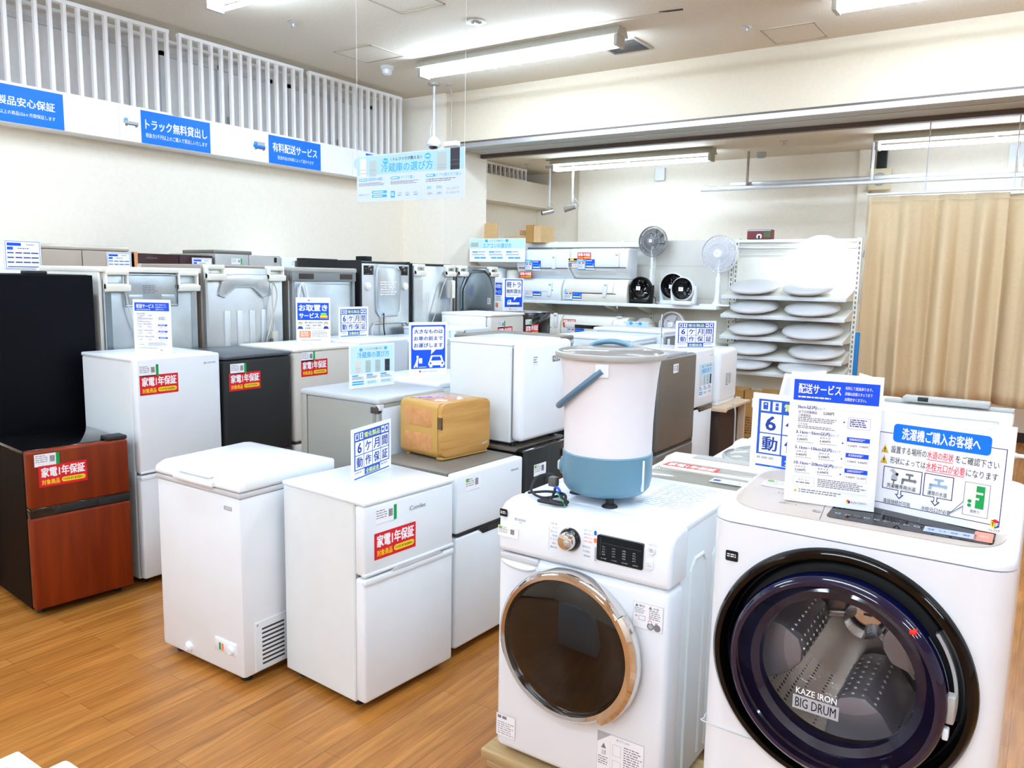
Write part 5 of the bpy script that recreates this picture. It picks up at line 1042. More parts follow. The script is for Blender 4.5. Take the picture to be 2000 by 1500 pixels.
b = MB(); b.lathe([(0.19, 0.06), (0.20, 0.07), (0.205, 0.38)], 'drum_holes', cx, 0, cz, 'y', 64); b.lathe([(0.205, 0.38), (0.06, 0.385), (0.05, 0.36), (0, 0.355)], 'drum_steel', cx, 0, cz, 'y', 64); dm = b.build('drum', t, 40)
for k, a in enumerate((-24, 172, 75)):
    b = MB(Matrix.Translation((cx, 0, cz)) @ Matrix.Rotation(math.radians(a), 4, 'Y')); b.prism([(0.202, -0.085), (0.135, -0.06), (0.10, -0.03), (0.095, 0.0), (0.10, 0.03), (0.135, 0.06), (0.202, 0.085)], 0.08, 0.36, 'lifter_grey', 'y', 0.006)
    for i in range(8):
        for j, (rx, rz) in enumerate(((0.118, -0.045), (0.099, -0.022), (0.094, 0.0), (0.099, 0.022), (0.118, 0.045))):
            b.lathe([(0.0055, 0.003), (0.004, -0.002), (0, -0.003)], 'alu', rx, 0.10 + i * 0.032, rz, 'x', 8)
    b.build('lifter', dm)
b = MB(); b.lathe([(0.05, 0.355), (0.05, 0.33), (0.03, 0.325), (0, 0.325)], 'chrome', cx, 0, cz, 'y', 32)
for i in range(3): b.box(-0.008, -0.004, 0.05, 0.008, 0.004, 0.19, 'drum_steel', 0.003, mtx=Matrix.Translation((cx, 0.372, cz)) @ Matrix.Rotation(math.radians(120 * i + 20), 4, 'Y'))
b.build('drum_hub', dm)
HX = cx - 0.235
DR = Matrix.Translation((HX, -0.005, cz)) @ Matrix.Rotation(math.radians(-2.8), 4, 'Z') @ Matrix.Translation((-HX, 0.005, -cz))
b = MB(DR); b.lathe([(0.222, 0.012), (0.233, 0.004), (0.236, -0.025), (0.231, -0.042), (0.222, -0.048), (0.213, -0.047)], 'rim_blue', cx, 0, cz, 'y', 96)
b.lathe([(0.222, 0.0), (0.19, -0.012), (0.172, -0.004), (0.168, 0.01)], 'rim_blue', cx, 0, cz, 'y', 72); dr = b.build('door', t, 40)
b = MB(DR); b.lathe([(0.213, -0.047), (0.16, -0.06), (0.08, -0.068), (0, -0.071)], 'glass_blue', cx, 0, cz, 'y', 72); b.build('door_window', dr, 60)
b = MB(DR); b.lathe([(0.17, 0.0), (0.165, 0.04), (0.13, 0.11), (0.07, 0.135), (0, 0.14)], 'bowl_glass', cx, 0, cz, 'y', 64); b.build('glass_bowl', dr, 60)
b = MB(DR); c = Card(b, 0.245, 0.625, 0.10, 0.052, -0.0715); c.text('KAZE IRON', 0.06, 0.02, 0.94, 0.30, 'white_ink', 1, 0.01); c.rect(0, 0.38, 1, 1, 'grey_line', 1); c.text('BIG DRUM', 0.06, 0.47, 0.94, 0.90, 'black', 2, 0.01); b.build('door_print', dr, 0)
b = MB(DR); b.box(cx + 0.226, -0.03, 0.675, cx + 0.247, 0.0, 0.735, 'grey_plastic', 0.004); b.box(cx + 0.228, -0.034, 0.64, cx + 0.24, -0.015, 0.665, 'white_gloss', 0.003); b.build('latch', dr)
b = MB(DR); b.box(cx + 0.153, -0.049, 0.855, cx + 0.167, -0.03, 0.865, 'red_led', 0.002); b.build('red_mark', dr)
for x, y in ((0.07, 0.08), (W - 0.07, 0.08), (0.07, 0.58), (W - 0.07, 0.58)):
    q = MB(); q.cyl((x, y, 0), (x, y, 0.022), 0.022, 'black_rubber', n=14); q.build('foot', t)

# ------------------------------------------------------------------ bucket washer
BX, BY, BZ = -1.168, 2.29, 0.986
t = thing('bucket_washer', 'white and dusty blue bucket washer standing on the chrome ringed drum washer', 'bucket washer', (BX, BY, BZ))
b = MB(); b.lathe([(0, 0.028), (0.115, 0.028), (0.128, 0.034), (0.14, 0.05), (0.146, 0.08), (0.146, 0.158), (0.1425, 0.162)], 'blue_plastic', n=64); b.build('base', t, 40)
b = MB(); b.lathe([(0.1425, 0.161), (0.143, 0.25), (0.146, 0.32), (0.151, 0.39), (0.157, 0.44), (0.163, 0.468), (0.168, 0.47)], 'bucket_white', n=64); b.build('tub', t, 40)
b = MB(); b.lathe([(0.165, 0.464), (0.176, 0.466), (0.179, 0.474), (0.177, 0.482), (0.168, 0.484)], 'grey_plastic', n=64)
b.lathe([(0.168, 0.482), (0.163, 0.487), (0.12, 0.496), (0.06, 0.502), (0, 0.504)], 'lid_smoke', n=64); b.lathe([(0.11, 0.496), (0.105, 0.503), (0.1, 0.498)], 'grey_plastic', n=48); ld = b.build('lid', t, 40)
b = MB(); b.tube([(-0.066, 0.0, 0.497), (-0.045, 0.0, 0.509), (0, 0, 0.516), (0.045, 0.0, 0.509), (0.066, 0.0, 0.497)], 0.009, 'blue_plastic', 10)
for v in b.bm.verts: v.co.y *= 1.7
rm = Matrix.Rotation(0.3, 4, 'Z'); bmesh.ops.transform(b.bm, matrix=rm, verts=b.bm.verts[:]); b.build('lid_handle', ld)
ca = math.atan2(-0.915, 0.30); P1 = Vector((math.cos(ca), math.sin(ca), 0)); Q = Vector((P1.y, -P1.x, 0))   # Q points to the left of the view
pts = []
for k in range(25):
    a = PI * k / 24
    r = 0.161
    pts.append(P1 * (r * math.cos(a)) + Q * (0.212 * math.sin(a)) * math.cos(math.radians(40)) + Vector((0, 0, 0.436 - 0.212 * math.sin(a) * math.sin(math.radians(40)))))
b = MB(); b.tube(pts, 0.0105, 'blue_handle', 8, smooth=False); b.build('carry_handle', t)
for s in (1, -1):
    b = MB(Matrix.Translation((P1.x * s * 0.158, P1.y * s * 0.158, 0.437)) @ Matrix.Rotation(math.atan2(P1.y * s, P1.x * s), 4, 'Z')); b.box(-0.006, -0.021, -0.021, 0.006, 0.021, 0.021, 'white_gloss', 0.003); b.build('handle_mount', t)
for k in range(3):
    a = ca + 0.28 + k * 2 * PI / 3
    b = MB(); x, y = 0.105 * math.cos(a), 0.105 * math.sin(a); b.lathe([(0.014, 0.03), (0.012, 0.012), (0.024, 0.004), (0.026, 0.0), (0, 0.0)], 'black_rubber', x, y, 0, n=20); b.build('suction_foot', t)
b = MB(Matrix.Rotation(math.radians(200), 4, 'Z')); b.lathe([(0.03, 0.138), (0.028, 0.152), (0.018, 0.156), (0, 0.156)], 'blue_plastic', 0, 0, 0.10, 'x', 24); b.box(0.14, -0.012, 0.085, 0.163, 0.012, 0.115, 'grey_light', 0.004); b.build('timer_knob', t)
b = MB(Matrix.Rotation(math.radians(-12), 4, 'Z')); b.box(0.140, -0.004, 0.05, 0.149, 0.004, 0.15, 'white_gloss', 0.002); b.build('drain_clip', t)
b = MB(); Z0 = 0.987
b.tube([(-1.285, 2.20, Z0 + .006), (-1.32, 2.14, Z0 + .006), (-1.37, 2.15, Z0 + .02), (-1.385, 2.21, Z0 + .05), (-1.35, 2.25, Z0 + .055), (-1.32, 2.22, Z0 + .03), (-1.30, 2.17, Z0 + .006), (-1.28, 2.12, Z0 + .006), (-1.23, 2.115, Z0 + .006), (-1.255, 2.17, Z0 + .02), (-1.33, 2.19, Z0 + .014), (-1.39, 2.16, Z0 + .006)], 0.0045, 'black_rubber', 8)
b.tube([(-1.27, 2.18, Z0 + .012), (-1.25, 2.14, Z0 + .02), (-1.22, 2.13, Z0 + .008), (-1.29, 2.12, Z0 + .008), (-1.31, 2.10, Z0 + .006), (-1.24, 2.105, Z0 + .006), (-1.215, 2.12, Z0 + .006)], 0.0045, 'black_rubber', 8)
cc = b.build('power_cord'); tag(cc, 'coiled black power cord with plug lying left of the bucket on the washer', 'cord')
q = MB(); q.box(-1.335, 2.195, Z0 + 0.03, -1.305, 2.22, Z0 + 0.062, 'plug_dark', 0.004); q.build('plug', cc)
q = MB(); q.tube([(-1.285, 2.17, Z0 + .022), (-1.265, 2.15, Z0 + .02), (-1.23, 2.12, Z0 + .01), (-1.212, 2.10, Z0 + .003)], 0.002, 'cable_green', 6); q.build('earth_wire', cc); q = MB(); q.tube([(-1.30, 2.18, Z0 + .03), (-1.285, 2.17, Z0 + .04), (-1.27, 2.165, Z0 + .03), (-1.285, 2.175, Z0 + .02)], 0.004, 'cable_blue', 6); q.build('twist_tie', cc)

# ------------------------------------------------------------------ top-loading washers behind
def toploader(label, x, y, w, d, h, top, lidm, rz=0, round_lid=False, console=0.05, sticker=False, open_lid=False):
    t = thing('top_load_washer', label, 'washing machine', (x, y, 0), rz)
    b = MB(); b.prism(rrpoly(0, 0.0, w, d, 0.04), 0.03, h - 0.05, 'white_side', 'z'); b.build('cabinet', t, 40)
    b = MB(); b.prism([(0.0, h - 0.05), (0.005, h - 0.02), (0.04, h), (d * 0.74, h + 0.012), (d * 0.8, h + console), (d, h + console), (d, h - 0.05)], 0, w, top, 'x', 0.012, 3); b.build('top_frame', t)
    m = 0.055; sl = 0.012 / d
    if not open_lid:
        b = MB()
        if round_lid:
            b.lathe([(0.245, 0), (0.24, 0.012), (0.2, 0.03), (0.1, 0.042), (0, 0.045)], lidm, w / 2, d * 0.4, h + 0.006, n=56, sy=0.86); b.lathe([(0.252, -0.004), (0.254, 0.006), (0.246, 0.012)], top if top != 'white_gloss' else 'grey_plastic', w / 2, d * 0.4, h + 0.006, n=56, sy=0.86)
        else:
            b.prism([(0.035, h + 0.004), (0.05, h + 0.016), (d * 0.4, h + 0.03), (d * 0.7, h + 0.02), (d * 0.7, h + 0.006)], m, w - m, lidm, 'x', 0.01, 3)
        l = b.build('lid', t, 50)
        q = MB(); q.box(m + 0.02, d * 0.36, h + 0.024, w - m - 0.02, d * 0.40, h + 0.036, top, 0.004); q.build('lid_grip', l)
    else:
        b = MB(); b.lathe([(0.2, 0.0), (0.19, -0.06), (0, -0.08)], 'inner_dark', w / 2, d * 0.38, h + 0.012, n=40); b.build('drum_opening', t)
        T = Matrix.Translation((w / 2 - 0.04, d * 0.68, h + 0.02)) @ Matrix.Rotation(math.radians(-14), 4, 'Z') @ Matrix.Rotation(math.radians(68), 4, 'X')
        b = MB(T); b.box(-w / 2 + 0.06, 0.0, 0.0, w / 2 - 0.06, 0.30, 0.018, 'white_gloss', 0.006); b.box(-w / 2 + 0.085, 0.025, -0.004, w / 2 - 0.085, 0.28, 0.0, 'lid_grey', 0.001); b.box(-w / 2 + 0.085, 0.025, 0.018, w / 2 - 0.085, 0.28, 0.021, 'lid_grey', 0.001); b.box(-0.004, 0.02, 0.02, 0.004, 0.22, 0.028, 'white_gloss'); l = b.build('lid', t)
        q = MB(); q.cyl((w / 2 - 0.06, d * 0.68, h + 0.02), (w / 2 + 0.06, d * 0.68, h + 0.02), 0.018, 'white_gloss', n=14); q.build('hinge', t)
    b = MB(); b.box(w * 0.2, d * 0.84, h + console, w * 0.8, d * 0.97, h + console + 0.004, 'grey_plastic', 0.002); b.build('console', t)
    if sticker:
        T = Matrix(((1, 0, 0, 0), (0, 0, 1, 0), (0, -1, 0, h + 0.031), (0, 0, 0, 1)))
        b = MB(); c = Card(b, m + 0.02, d * 0.36, 0.22, 0.1, -0.0008, mtx=T); p_warranty(c); b.build('warranty_sticker', t, 0)
        b = MB(); c = Card(b, m + 0.26, 0.10, 0.18, 0.06, -0.0008, mtx=Matrix.Translation((0, 0, -0.004)) @ T); c.rect(0, 0, 1, 1, 'paper', 1); c.rect(0.02, 0.2, 0.98, 0.8, 'lilac_btn', 2)
        for i in range(5): c.rect(0.05 + i * 0.19, 0.3, 0.19 + i * 0.19, 0.7, 'blue_dark' if i == 0 else 'white_ink', 3)
        b.build('notice_sheet', t, 0)
    for xx, yy in ((0.06, 0.06), (w - 0.06, 0.06), (0.06, d - 0.06), (w - 0.06, d - 0.06)):
        q = MB(); q.cyl((xx, yy, 0), (xx, yy, 0.035), 0.022, 'black_rubber', n=12); q.build('foot', t)
    return t
toploader('top-loading washer with beige frame and smoky lid just behind the bucket', -1.335, 2.74, 0.57, 0.53, 0.925, 'cream', 'window_smoke', sticker=True, console=0.025)
toploader('top-loading washer with round beige rimmed lid, second behind the bucket', -1.22, 3.30, 0.56, 0.52, 0.915, 'white_gloss', 'window_smoke', round_lid=True, console=0.025)
toploader('top-loading washer with its white lid standing open, behind the delivery sign', -1.25, 3.92, 0.54, 0.56, 0.90, 'white_gloss', 'white_gloss', open_lid=True)
toploader('top-loading washer with domed white lid, between delivery sign and curtain', -1.24, 4.66, 0.53, 0.56, 1.0, 'white_gloss', 'white_gloss', round_lid=True, console=0.03)
t = toploader('top-loading washer with grey back rail and smoky lid behind the purchase notice', -0.705, 4.02, 0.585, 0.60, 1.035, 'white_gloss', 'window_smoke', console=0.05)
b = MB(); b.box(0.0, 0.53, 1.085, 0.585, 0.60, 1.10, 'grey_plastic', 0.004); b.box(0.09, 0.50, 1.098, 0.48, 0.60, 1.125, 'grey_plastic', 0.006); b.box(0.16, 0.497, 1.105, 0.21, 0.52, 1.127, 'charcoal', 0.004); b.build('back_rail', t)
b = MB(); b.lathe([(0.012, 0), (0.014, 0.03), (0.01, 0.035), (0.01, 0.06)], 'white_gloss', 0.585, 0.3, 0.92, 'x', 14); b.build('hose_connector', t)

# two things cut off by the bottom left corner
t = thing('slim_heater', 'white rounded appliance top cut by the bottom left edge', 'appliance', (-1.49, 0.50, 0.62))
b = MB(); b.box(-0.034, -0.15, 0.0, 0.034, 0.15, 0.178, 'white_gloss', 0.026, 5); b.build('body', t); b = MB(); b.box(-0.012, -0.1, 0.176, 0.012, 0.08, 0.181, 'white_matte', 0.002); b.build('lid', t)
t = thing('display_stand', 'low white stand below the bottom left edge of the photo', 'stand', (-1.55, 0.50, 0))
b = MB(); b.box(-0.3, -0.3, 0.0, 0.27, 0.27, 0.62, 'white_matte', 0.006); b.build('body', t)
t = thing('paper_box', 'pale cream box corner showing at the bottom edge, right of the white appliance', 'box', (-1.415, 0.60, 0.62))
b = MB(); b.box(-0.045, -0.05, 0.0, 0.055, 0.09, 0.172, 'cream', 0.012, 3); b.build('body', t)
# ------------------------------------------------------------------ shelving at the back
def slots(b, x, y, z0, z1, n, w=0.006):
    for i in range(n):
        z = z0 + (z1 - z0) * i / n; b.box(x - w, y - 0.0012, z, x - w + 0.005, y, z + (z1 - z0) / n * 0.6, 'gap_dark'); b.box(x + 0.002, y - 0.0012, z, x + 0.007, y, z + (z1 - z0) / n * 0.6, 'gap_dark')
t = thing('display_shelf', 'long cream shelf unit carrying the air conditioners and fans', 'shelf', (-6.0, 8.4, 0))
b = MB(); b.box(0, 0, 0.1, 3.14, 0.03, 2.13, 'beige_grey')
for z in (0.45, 0.8, 1.15, 1.5, 1.85): b.box(0, -0.001, z, 3.14, 0.0, z + 0.004, 'grey_plastic')
b.build('back_panel', t, 0)
for x in (0.02, 0.92, 1.82, 2.22, 3.12):
    b = MB(); b.box(x - 0.02, -0.03, 0, x + 0.02, 0.02, 2.13, 'cream', 0.002); slots(b, x, -0.03, 0.3, 2.1, 36); b.build('upright', t, 0)
b = MB(); b.box(0, -0.06, 2.085, 2.24, 0.25, 2.115, 'cream', 0.004); b.box(0.0, -0.062, 2.06, 2.24, -0.05, 2.10, 'white_gloss', 0.003); b.build('top_shelf', t)
for z, x1 in ((1.437, 3.12), (1.035, 3.12), (0.55, 3.12)):
    b = MB(); b.box(0, -0.42, z - 0.032, x1, -0.0, z, 'cream', 0.003); sh = b.build('shelf', t)
    b = MB(); b.box(0, -0.434, z - 0.036, x1, -0.42, z + 0.002, 'white_matte', 0.003); b.build('price_rail', sh)
    for x in (0.92, 1.82, 2.22):
        b = MB(); b.prism([(-0.02, z - 0.033), (-0.4, z - 0.033), (-0.38, z - 0.05), (-0.06, z - 0.12), (-0.02, z - 0.14)], x - 0.004, x + 0.004, 'cream', 'x'); b.build('bracket', sh, 0)
b = MB(); b.tube([(2.0, -0.436, 1.42), (2.0, -0.45, 1.39), (2.0, -0.44, 1.375), (2.0, -0.43, 1.385)], 0.004, 'white_gloss', 6); b.build('hook', t)
b = MB(); b.box(0, -0.42, 0.0, 3.12, 0.02, 0.1, 'cream'); b.build('base', t, 0)

def aircon(label, x, z, w, h, d, colour='white_gloss', style='round', actag=None, warranty=None, remote=None, y=7.97, seam=0.62):
    t = thing('air_conditioner', label, 'air conditioner', (x, y, z), 0, 'wall air conditioners on the shelf unit')
    if style == 'round':
        pr = [(d, 0), (d * 0.55, 0.0), (0.03, h * 0.25), (0.004, h * 0.40), (0.0, h * 0.6), (0.01, h * 0.95), (0.04, h), (d, h)]
    else:
        pr = [(d, 0), (0.015, 0.0), (0.004, 0.015), (0.0, h * 0.35), (0.012, h * 0.7), (0.05, h * 0.95), (0.085, h), (d, h)]
    b = MB(); b.prism(pr, 0, w, colour, 'x', 0.012, 3); b.build('body', t)
    b = MB(); b.box(0.03, -0.002, h * (1 - seam) - 0.006, w * (0.97 if style == 'round' else 0.84), 0.012, h * (1 - seam) + 0.002, 'gap_dark', 0.001); b.build('seam', t, 0)
    if style == 'round':
        b = MB(); b.prism([(0.062, h * 0.16), (0.02, h * 0.29), (0.012, h * 0.285), (0.055, h * 0.15)], 0.06, w - 0.16, 'white_side', 'x', 0.002); b.build('louver', t)
    else:
        b = MB(); b.prism([(0.0, h * 0.40), (0.002, h * 0.68), (0.025, h * 0.90), (0.02, h * 0.93), (-0.008, h * 0.68), (-0.008, h * 0.40)], 0.06, w * 0.80, colour, 'x', 0.004); b.build('front_cover', t)
    if remote:
        b = MB(); b.box(-0.025, -0.018, -0.08, 0.025, 0.0, 0.08, 'white_matte', 0.006, mtx=Matrix.Translation((remote[0], -0.002, remote[1])) @ Matrix.Rotation(remote[2], 4, 'Y')); b.box(-0.015, -0.0185, 0.04, 0.015, -0.017, 0.06, 'grey_plastic', mtx=Matrix.Translation((remote[0], -0.002, remote[1])) @ Matrix.Rotation(remote[2], 4, 'Y'))
        b.build('remote_control', t)
    if actag: stick(t, actag[0], actag[1], 0.22, 0.12, p_actag, 'price_card', -0.004)
    if warranty: stick(t, warranty[0], warranty[1], 0.17, 0.075, p_warranty, 'warranty_sticker', -0.006)
    return t
aircon('air conditioner mostly behind the air conditioner guide board', -5.98, 1.815, 0.62, 0.27, 0.25)
aircon('upper air conditioner right beside the air conditioner guide board', -5.355, 1.68, 0.715, 0.345, 0.25, actag=(0.12, 0.10), warranty=(0.05, 0.01), remote=(0.52, 0.20, 0))
f = aircon('upper air conditioner with red and blue cards, below the tall grey fan', -4.625, 1.697, 0.725, 0.335, 0.25, actag=(0.10, 0.10), warranty=(0.10, 0.215), remote=(0.60, 0.21, 0))
stick(f, -0.02, 0.12, 0.12, 0.11, lambda c: (c.rect(0, 0, 1, 1, 'paper', 1), c.rect(0.03, 0.05, 0.97, 0.28, 'black', 2), c.rect(0.2, 0.08, 0.6, 0.25, 'yellow', 3), c.rect(0.03, 0.33, 0.97, 0.42, 'black', 2), c.rect(0.03, 0.48, 0.97, 0.95, 'grey_text', 2), c.rect(0.4, 0.58, 0.97, 0.9, 'paper', 3), c.text('144,000', 0.44, 0.66, 0.94, 0.84, 'red_text', 4, 0.02)), 'price_card', -0.005)
aircon('middle shelf air conditioner with a dark screen remote, right of the truck sign', -5.40, 1.437, 0.66, 0.25, 0.26, 'white_matte', 'box', actag=(0.18, 0.03), remote=(0.52, 0.13, 0.12), seam=0.52)
aircon('cream-white air conditioner on the middle shelf beside the black circulator', -4.72, 1.437, 0.82, 0.255, 0.27, 'cream', 'box', actag=(0.04, 0.015), remote=(0.56, 0.14, 0.15), seam=0.62)
f = aircon('older cream air conditioner with dark grille on the lower shelf', -4.725, 1.035, 0.83, 0.24, 0.26, 'cream', 'box', actag=(0.09, 0.005), warranty=(0.03, 0.12), seam=0.55)
b = MB(); b.box(0.19, -0.010, 0.10, 0.70, -0.004, 0.14, 'black_gloss', 0.002); b.build('grille', f); b = MB(); b.box(0.70, 0.02, 0.238, 0.76, 0.06, 0.252, 'white_gloss', 0.003); b.build('tab', f)
aircon('older cream air conditioner left of the dark grille one, behind the black fridge', -5.45, 1.035, 0.71, 0.24, 0.26, 'cream', 'box', remote=(0.66, 0.18, 0))
t = thing('air_purifier', 'white rounded unit with a dark spot on the middle shelf, far left', 'appliance', (-5.83, 8.0, 1.437))
b = MB(); b.box(0, 0, 0, 0.22, 0.22, 0.37, 'white_gloss', 0.05, 4); b.build('body', t); b = MB(); b.lathe([(0.02, 0), (0.015, -0.004), (0, -0.004)], 'black_gloss', 0.09, 0, 0.33, 'y', 16); b.build('sensor', t)
t = thing('fan_heater', 'pale beige cylinder shaped heater beside the white rounded unit on the middle shelf', 'heater', (-5.50, 8.12, 1.437))
b = MB(); b.lathe([(0, 0), (0.08, 0), (0.08, 0.32), (0.07, 0.345), (0, 0.35)], 'cream', n=32); b.build('body', t)
b = MB(); b.lathe([(0.081, 0.05), (0.081, 0.07)], 'grey_plastic', n=32); b.build('band', t)

# guide board in front of the first air conditioner
flat_sign('guide_board', 'pale blue air conditioner guide board tilted on the top of the shelf unit', 'sign', (-5.60, 7.90, 1.875), math.radians(1), 0.80, 0.275, p_aircon, foot=0.02)
flat_sign('guide_card', 'small pale blue air conditioner guide card peeking over the pale blue fridges', 'sign', (-3.785, 7.99, 1.037), 0, 0.297, 0.20, p_aircon, foot=0.04)

# cardboard on top of the shelf unit
def card_box(name, label, x0, y0, z0, x1, y1, z1, m='cardboard', rz=0.0, tiltx=0.0, flap=True):
    t = thing(name, label, 'box', ((x0 + x1) / 2, (y0 + y1) / 2, z0), rz)
    hw, hd, h = (x1 - x0) / 2, (y1 - y0) / 2, z1 - z0
    b = MB(Matrix.Rotation(tiltx, 4, 'X')); b.box(-hw, -hd, 0, hw, hd, h, m, 0.003, 1); b.build('body', t)
    if flap:
        b = MB(Matrix.Rotation(tiltx, 4, 'X')); b.box(-hw * 0.98, -hd, h, hw * 0.2, -hd + 0.003, h + 0.03, m); b.build('flap', t, 0)
    return t
card_box('cardboard_sheet', 'plain tan cardboard sheet leaning above the air conditioner guide board', -6.12, 8.22, 2.115, -5.83, 8.235, 2.36, tiltx=-0.06, flap=False)
card_box('carton', 'low tan carton lying between the leaning cardboard sheet and the upright cartons', -5.80, 8.35, 2.115, -5.42, 8.60, 2.20, flap=False)
t = card_box('carton', 'small tan carton with dark print on top of the low carton', -5.60, 8.38, 2.20, -5.43, 8.50, 2.285, flap=False)
p = MB(); Card(p, -0.07, 0.01, 0.14, 0.06, -0.0615).micro(0, 0, 1, 1, 3, 'hair', 1, 0.5, 3); p.build('print', t, 0)
card_box('carton', 'narrow upright brown carton beside the wall end of the shelf top', -5.385, 8.2, 2.115, -5.28, 8.45, 2.325, 'cardboard_dark', flap=False)
card_box('carton', 'narrow upright pale carton, rightmost of the boxes on the shelf top', -5.275, 8.2, 2.115, -5.17, 8.5, 2.315, flap=False)

# ------------------------------------------------------------------ fans
def grille(b, r, m, depth=0.06, nw=36, rings=(1.0, 0.3), y=0.0, dome=0.03):
    for s in (-1, 1):
        for k in range(nw):
            a = 2 * PI * k / nw
            pts = [(r * q * math.cos(a), y + s * (depth / 2 + dome * (1 - q * q)) if q < 1 else y + s * depth / 2 * 0.6, r * q * math.sin(a)) for q in (0.22, 0.6, 0.9, 1.0)]
            b.tube(pts, 0.0016, m, 4, smooth=False)
        for q in rings: b.tube([(r * q * math.cos(2 * PI * k / 40), y + s * (depth / 2 + dome * (1 - q * q)) if q < 1 else y + s * depth * 0.3, r * q * math.sin(2 * PI * k / 40)) for k in range(40)], 0.004 if q == 1.0 else 0.003, m, 6, smooth=False, closed=True)
def blades(b, r, n, m, y=0.0, wdt=0.5, pitch=0.03):
    for k in range(n):
        a0 = 2 * PI * k / n; w_ = 2 * PI / n * wdt
        b2 = bmesh.new(); g = []
        for q in (0.2, 0.5, 0.8, 0.93):
            row = []
            for s in (-1, -0.3, 0.3, 1):
                a = a0 + w_ * s * (0.5 + 0.3 * q) + 0.35 * q; row.append(b2.verts.new((r * q * math.cos(a), y + pitch * s * 0.6, r * q * math.sin(a))))
            g.append(row)
        for i in range(3):
            for j in range(3): b2.faces.new((g[i][j], g[i][j + 1], g[i + 1][j + 1], g[i + 1][j]))
        b.add(b2, m)
def stand_fan(label, loc, zc, r, hm, bm_, nb, cage, polem):
    t = thing('standing_fan', label, 'fan', loc); z = zc - loc[2]
    b = MB(); b.box(-0.16, -0.09, 0, 0.16, 0.13, 0.02, polem, 0.009, 3); b.build('base', t)
    b = MB(); b.lathe([(0.055, 0.02), (0.035, 0.05), (0.026, 0.12), (0.024, z * 0.55), (0.017, z * 0.56), (0.017, z - 0.05)], polem, n=24); b.build('pole', t)
    b = MB(); b.lathe([(0, 0.16), (0.04, 0.155), (0.055, 0.12), (0.055, 0.03), (0.03, 0.0)], polem, 0, 0, z, 'y', 24); b.box(-0.03, 0.02, z - 0.12, 0.03, 0.10, z - 0.04, polem, 0.015); b.build('motor', t)
    b = MB(); grille(b, r, cage, 0.06, 48, (1.0, 0.6, 0.24)); gc = b.build('cage', t)
    b = MB(); b.lathe([(r, -0.016), (r + 0.006, 0.0), (r, 0.016)], cage, 0, 0, z, 'y', 56); b.build('rim', gc)
    gc.location = (0, 0, z); gc.children[0].location = (0, 0, -z)
    b = MB(); blades(b, r * 0.95, nb, bm_, 0.0, 0.85); bl = b.build('blades', t); bl.location = (0, 0, z)
    b = MB(); b.lathe([(0.24 * r, -0.055), (0.2 * r, -0.066), (0, -0.07)], hm, 0, 0, z, 'y', 32); c = Card(b, -0.016, z - 0.012, 0.032, 0.032, -0.0705); c.rect(0, 0, 1, 1, 'white_ink', 1); c.micro(0.1, 0.2, 0.9, 0.8, 2, 'grey_text', 2, 0.5); b.build('hub', t)
    return t
stand_fan('tall grey standing fan on the shelf, left of the white circulators', (-3.735, 8.24, 1.437), 2.115, 0.162, 'fan_blade_grey', 'fan_blade_grey', 9, 'fan_grey', 'wire_white')
stand_fan('white standing fan with clear blades beside the ceiling lamp shelf', (-2.93, 8.12, 1.437), 1.975, 0.19, 'white_gloss', 'fan_blade_clear', 5, 'wire_white', 'white_gloss')
def circulator(label, loc, r, body, front, bl, foot=True, lean=0.0, holder='u', ring=None):
    t = thing('circulator', label, 'fan', loc, lean); z = r + 0.055
    b = MB(); b.lathe([(r * 0.96, -0.05), (r, -0.045), (r + 0.006, -0.03), (r, 0.03), (r * 0.8, 0.09), (r * 0.4, 0.12), (0, 0.125)], body, 0, 0, z, 'y', 48); b.lathe([(r * 0.96, -0.05), (r * 0.9, -0.03), (r * 0.88, 0.03), (0, 0.05)], 'inner_dark' if bl != 'wire_white' else 'grey_plastic', 0, 0, z, 'y', 40); hd = b.build('housing', t)
    b = MB()
    for k in range(32):
        a = 2 * PI * k / 32; b.tube([(r * 0.24 * math.cos(a), -0.055, z + r * 0.24 * math.sin(a)), (r * 0.6 * math.cos(a + 0.12), -0.058, z + r * 0.6 * math.sin(a + 0.12)), (r * 0.94 * math.cos(a + 0.3), -0.05, z + r * 0.94 * math.sin(a + 0.3))], 0.0016, front, 4, smooth=False)
    for q in (0.55, 0.9): b.tube([(r * q * math.cos(2 * PI * k / 32), -0.056, z + r * q * math.sin(2 * PI * k / 32)) for k in range(32)], 0.0016, front, 4, smooth=False, closed=True)
    b.lathe([(r * 0.25, -0.052), (r * 0.22, -0.064), (0, -0.066)], front, 0, 0, z, 'y', 24); b.build('grille', hd)
    b = MB(); blades(b, r * 0.85, 4, bl, 0.0, 0.7, 0.03); bb = b.build('blades', hd); bb.location = (0, 0, z)
    b = MB(); b.box(-r * 0.95, -0.07, 0, r * 0.95, 0.09, 0.045, body, 0.015, 3)
    for s in (-1, 1): b.prism([(s * (r + 0.012), 0.02), (s * (r - 0.03), 0.02), (s * (r + 0.004), z * 0.8), (s * (r + 0.004), z + 0.03), (s * (r + 0.022), z + 0.03), (s * (r + 0.022), z * 0.8)], -0.02, 0.04, body, 'y', 0.004)
    b.build('stand', t)
    stick(t, -0.03, z - 0.025, 0.05, 0.04, lambda c: (c.rect(0, 0, 1, 1, 'paper', 1), c.micro(0.2, 0.3, 0.8, 0.7, 2, 'grey_text', 2)), 'price_tag', -0.068)
    return t
circulator('black circulator fan on the shelf next to the cream air conditioner', (-3.755, 8.03, 1.437), 0.116, 'black_matte', 'black_gloss', 'black_gloss')
circulator('white circulator with black face, rear one of the pair on the shelf', (-3.435, 8.17, 1.437 + 0.0), 0.14, 'white_gloss', 'black_gloss', 'black_gloss').location.z = 1.437
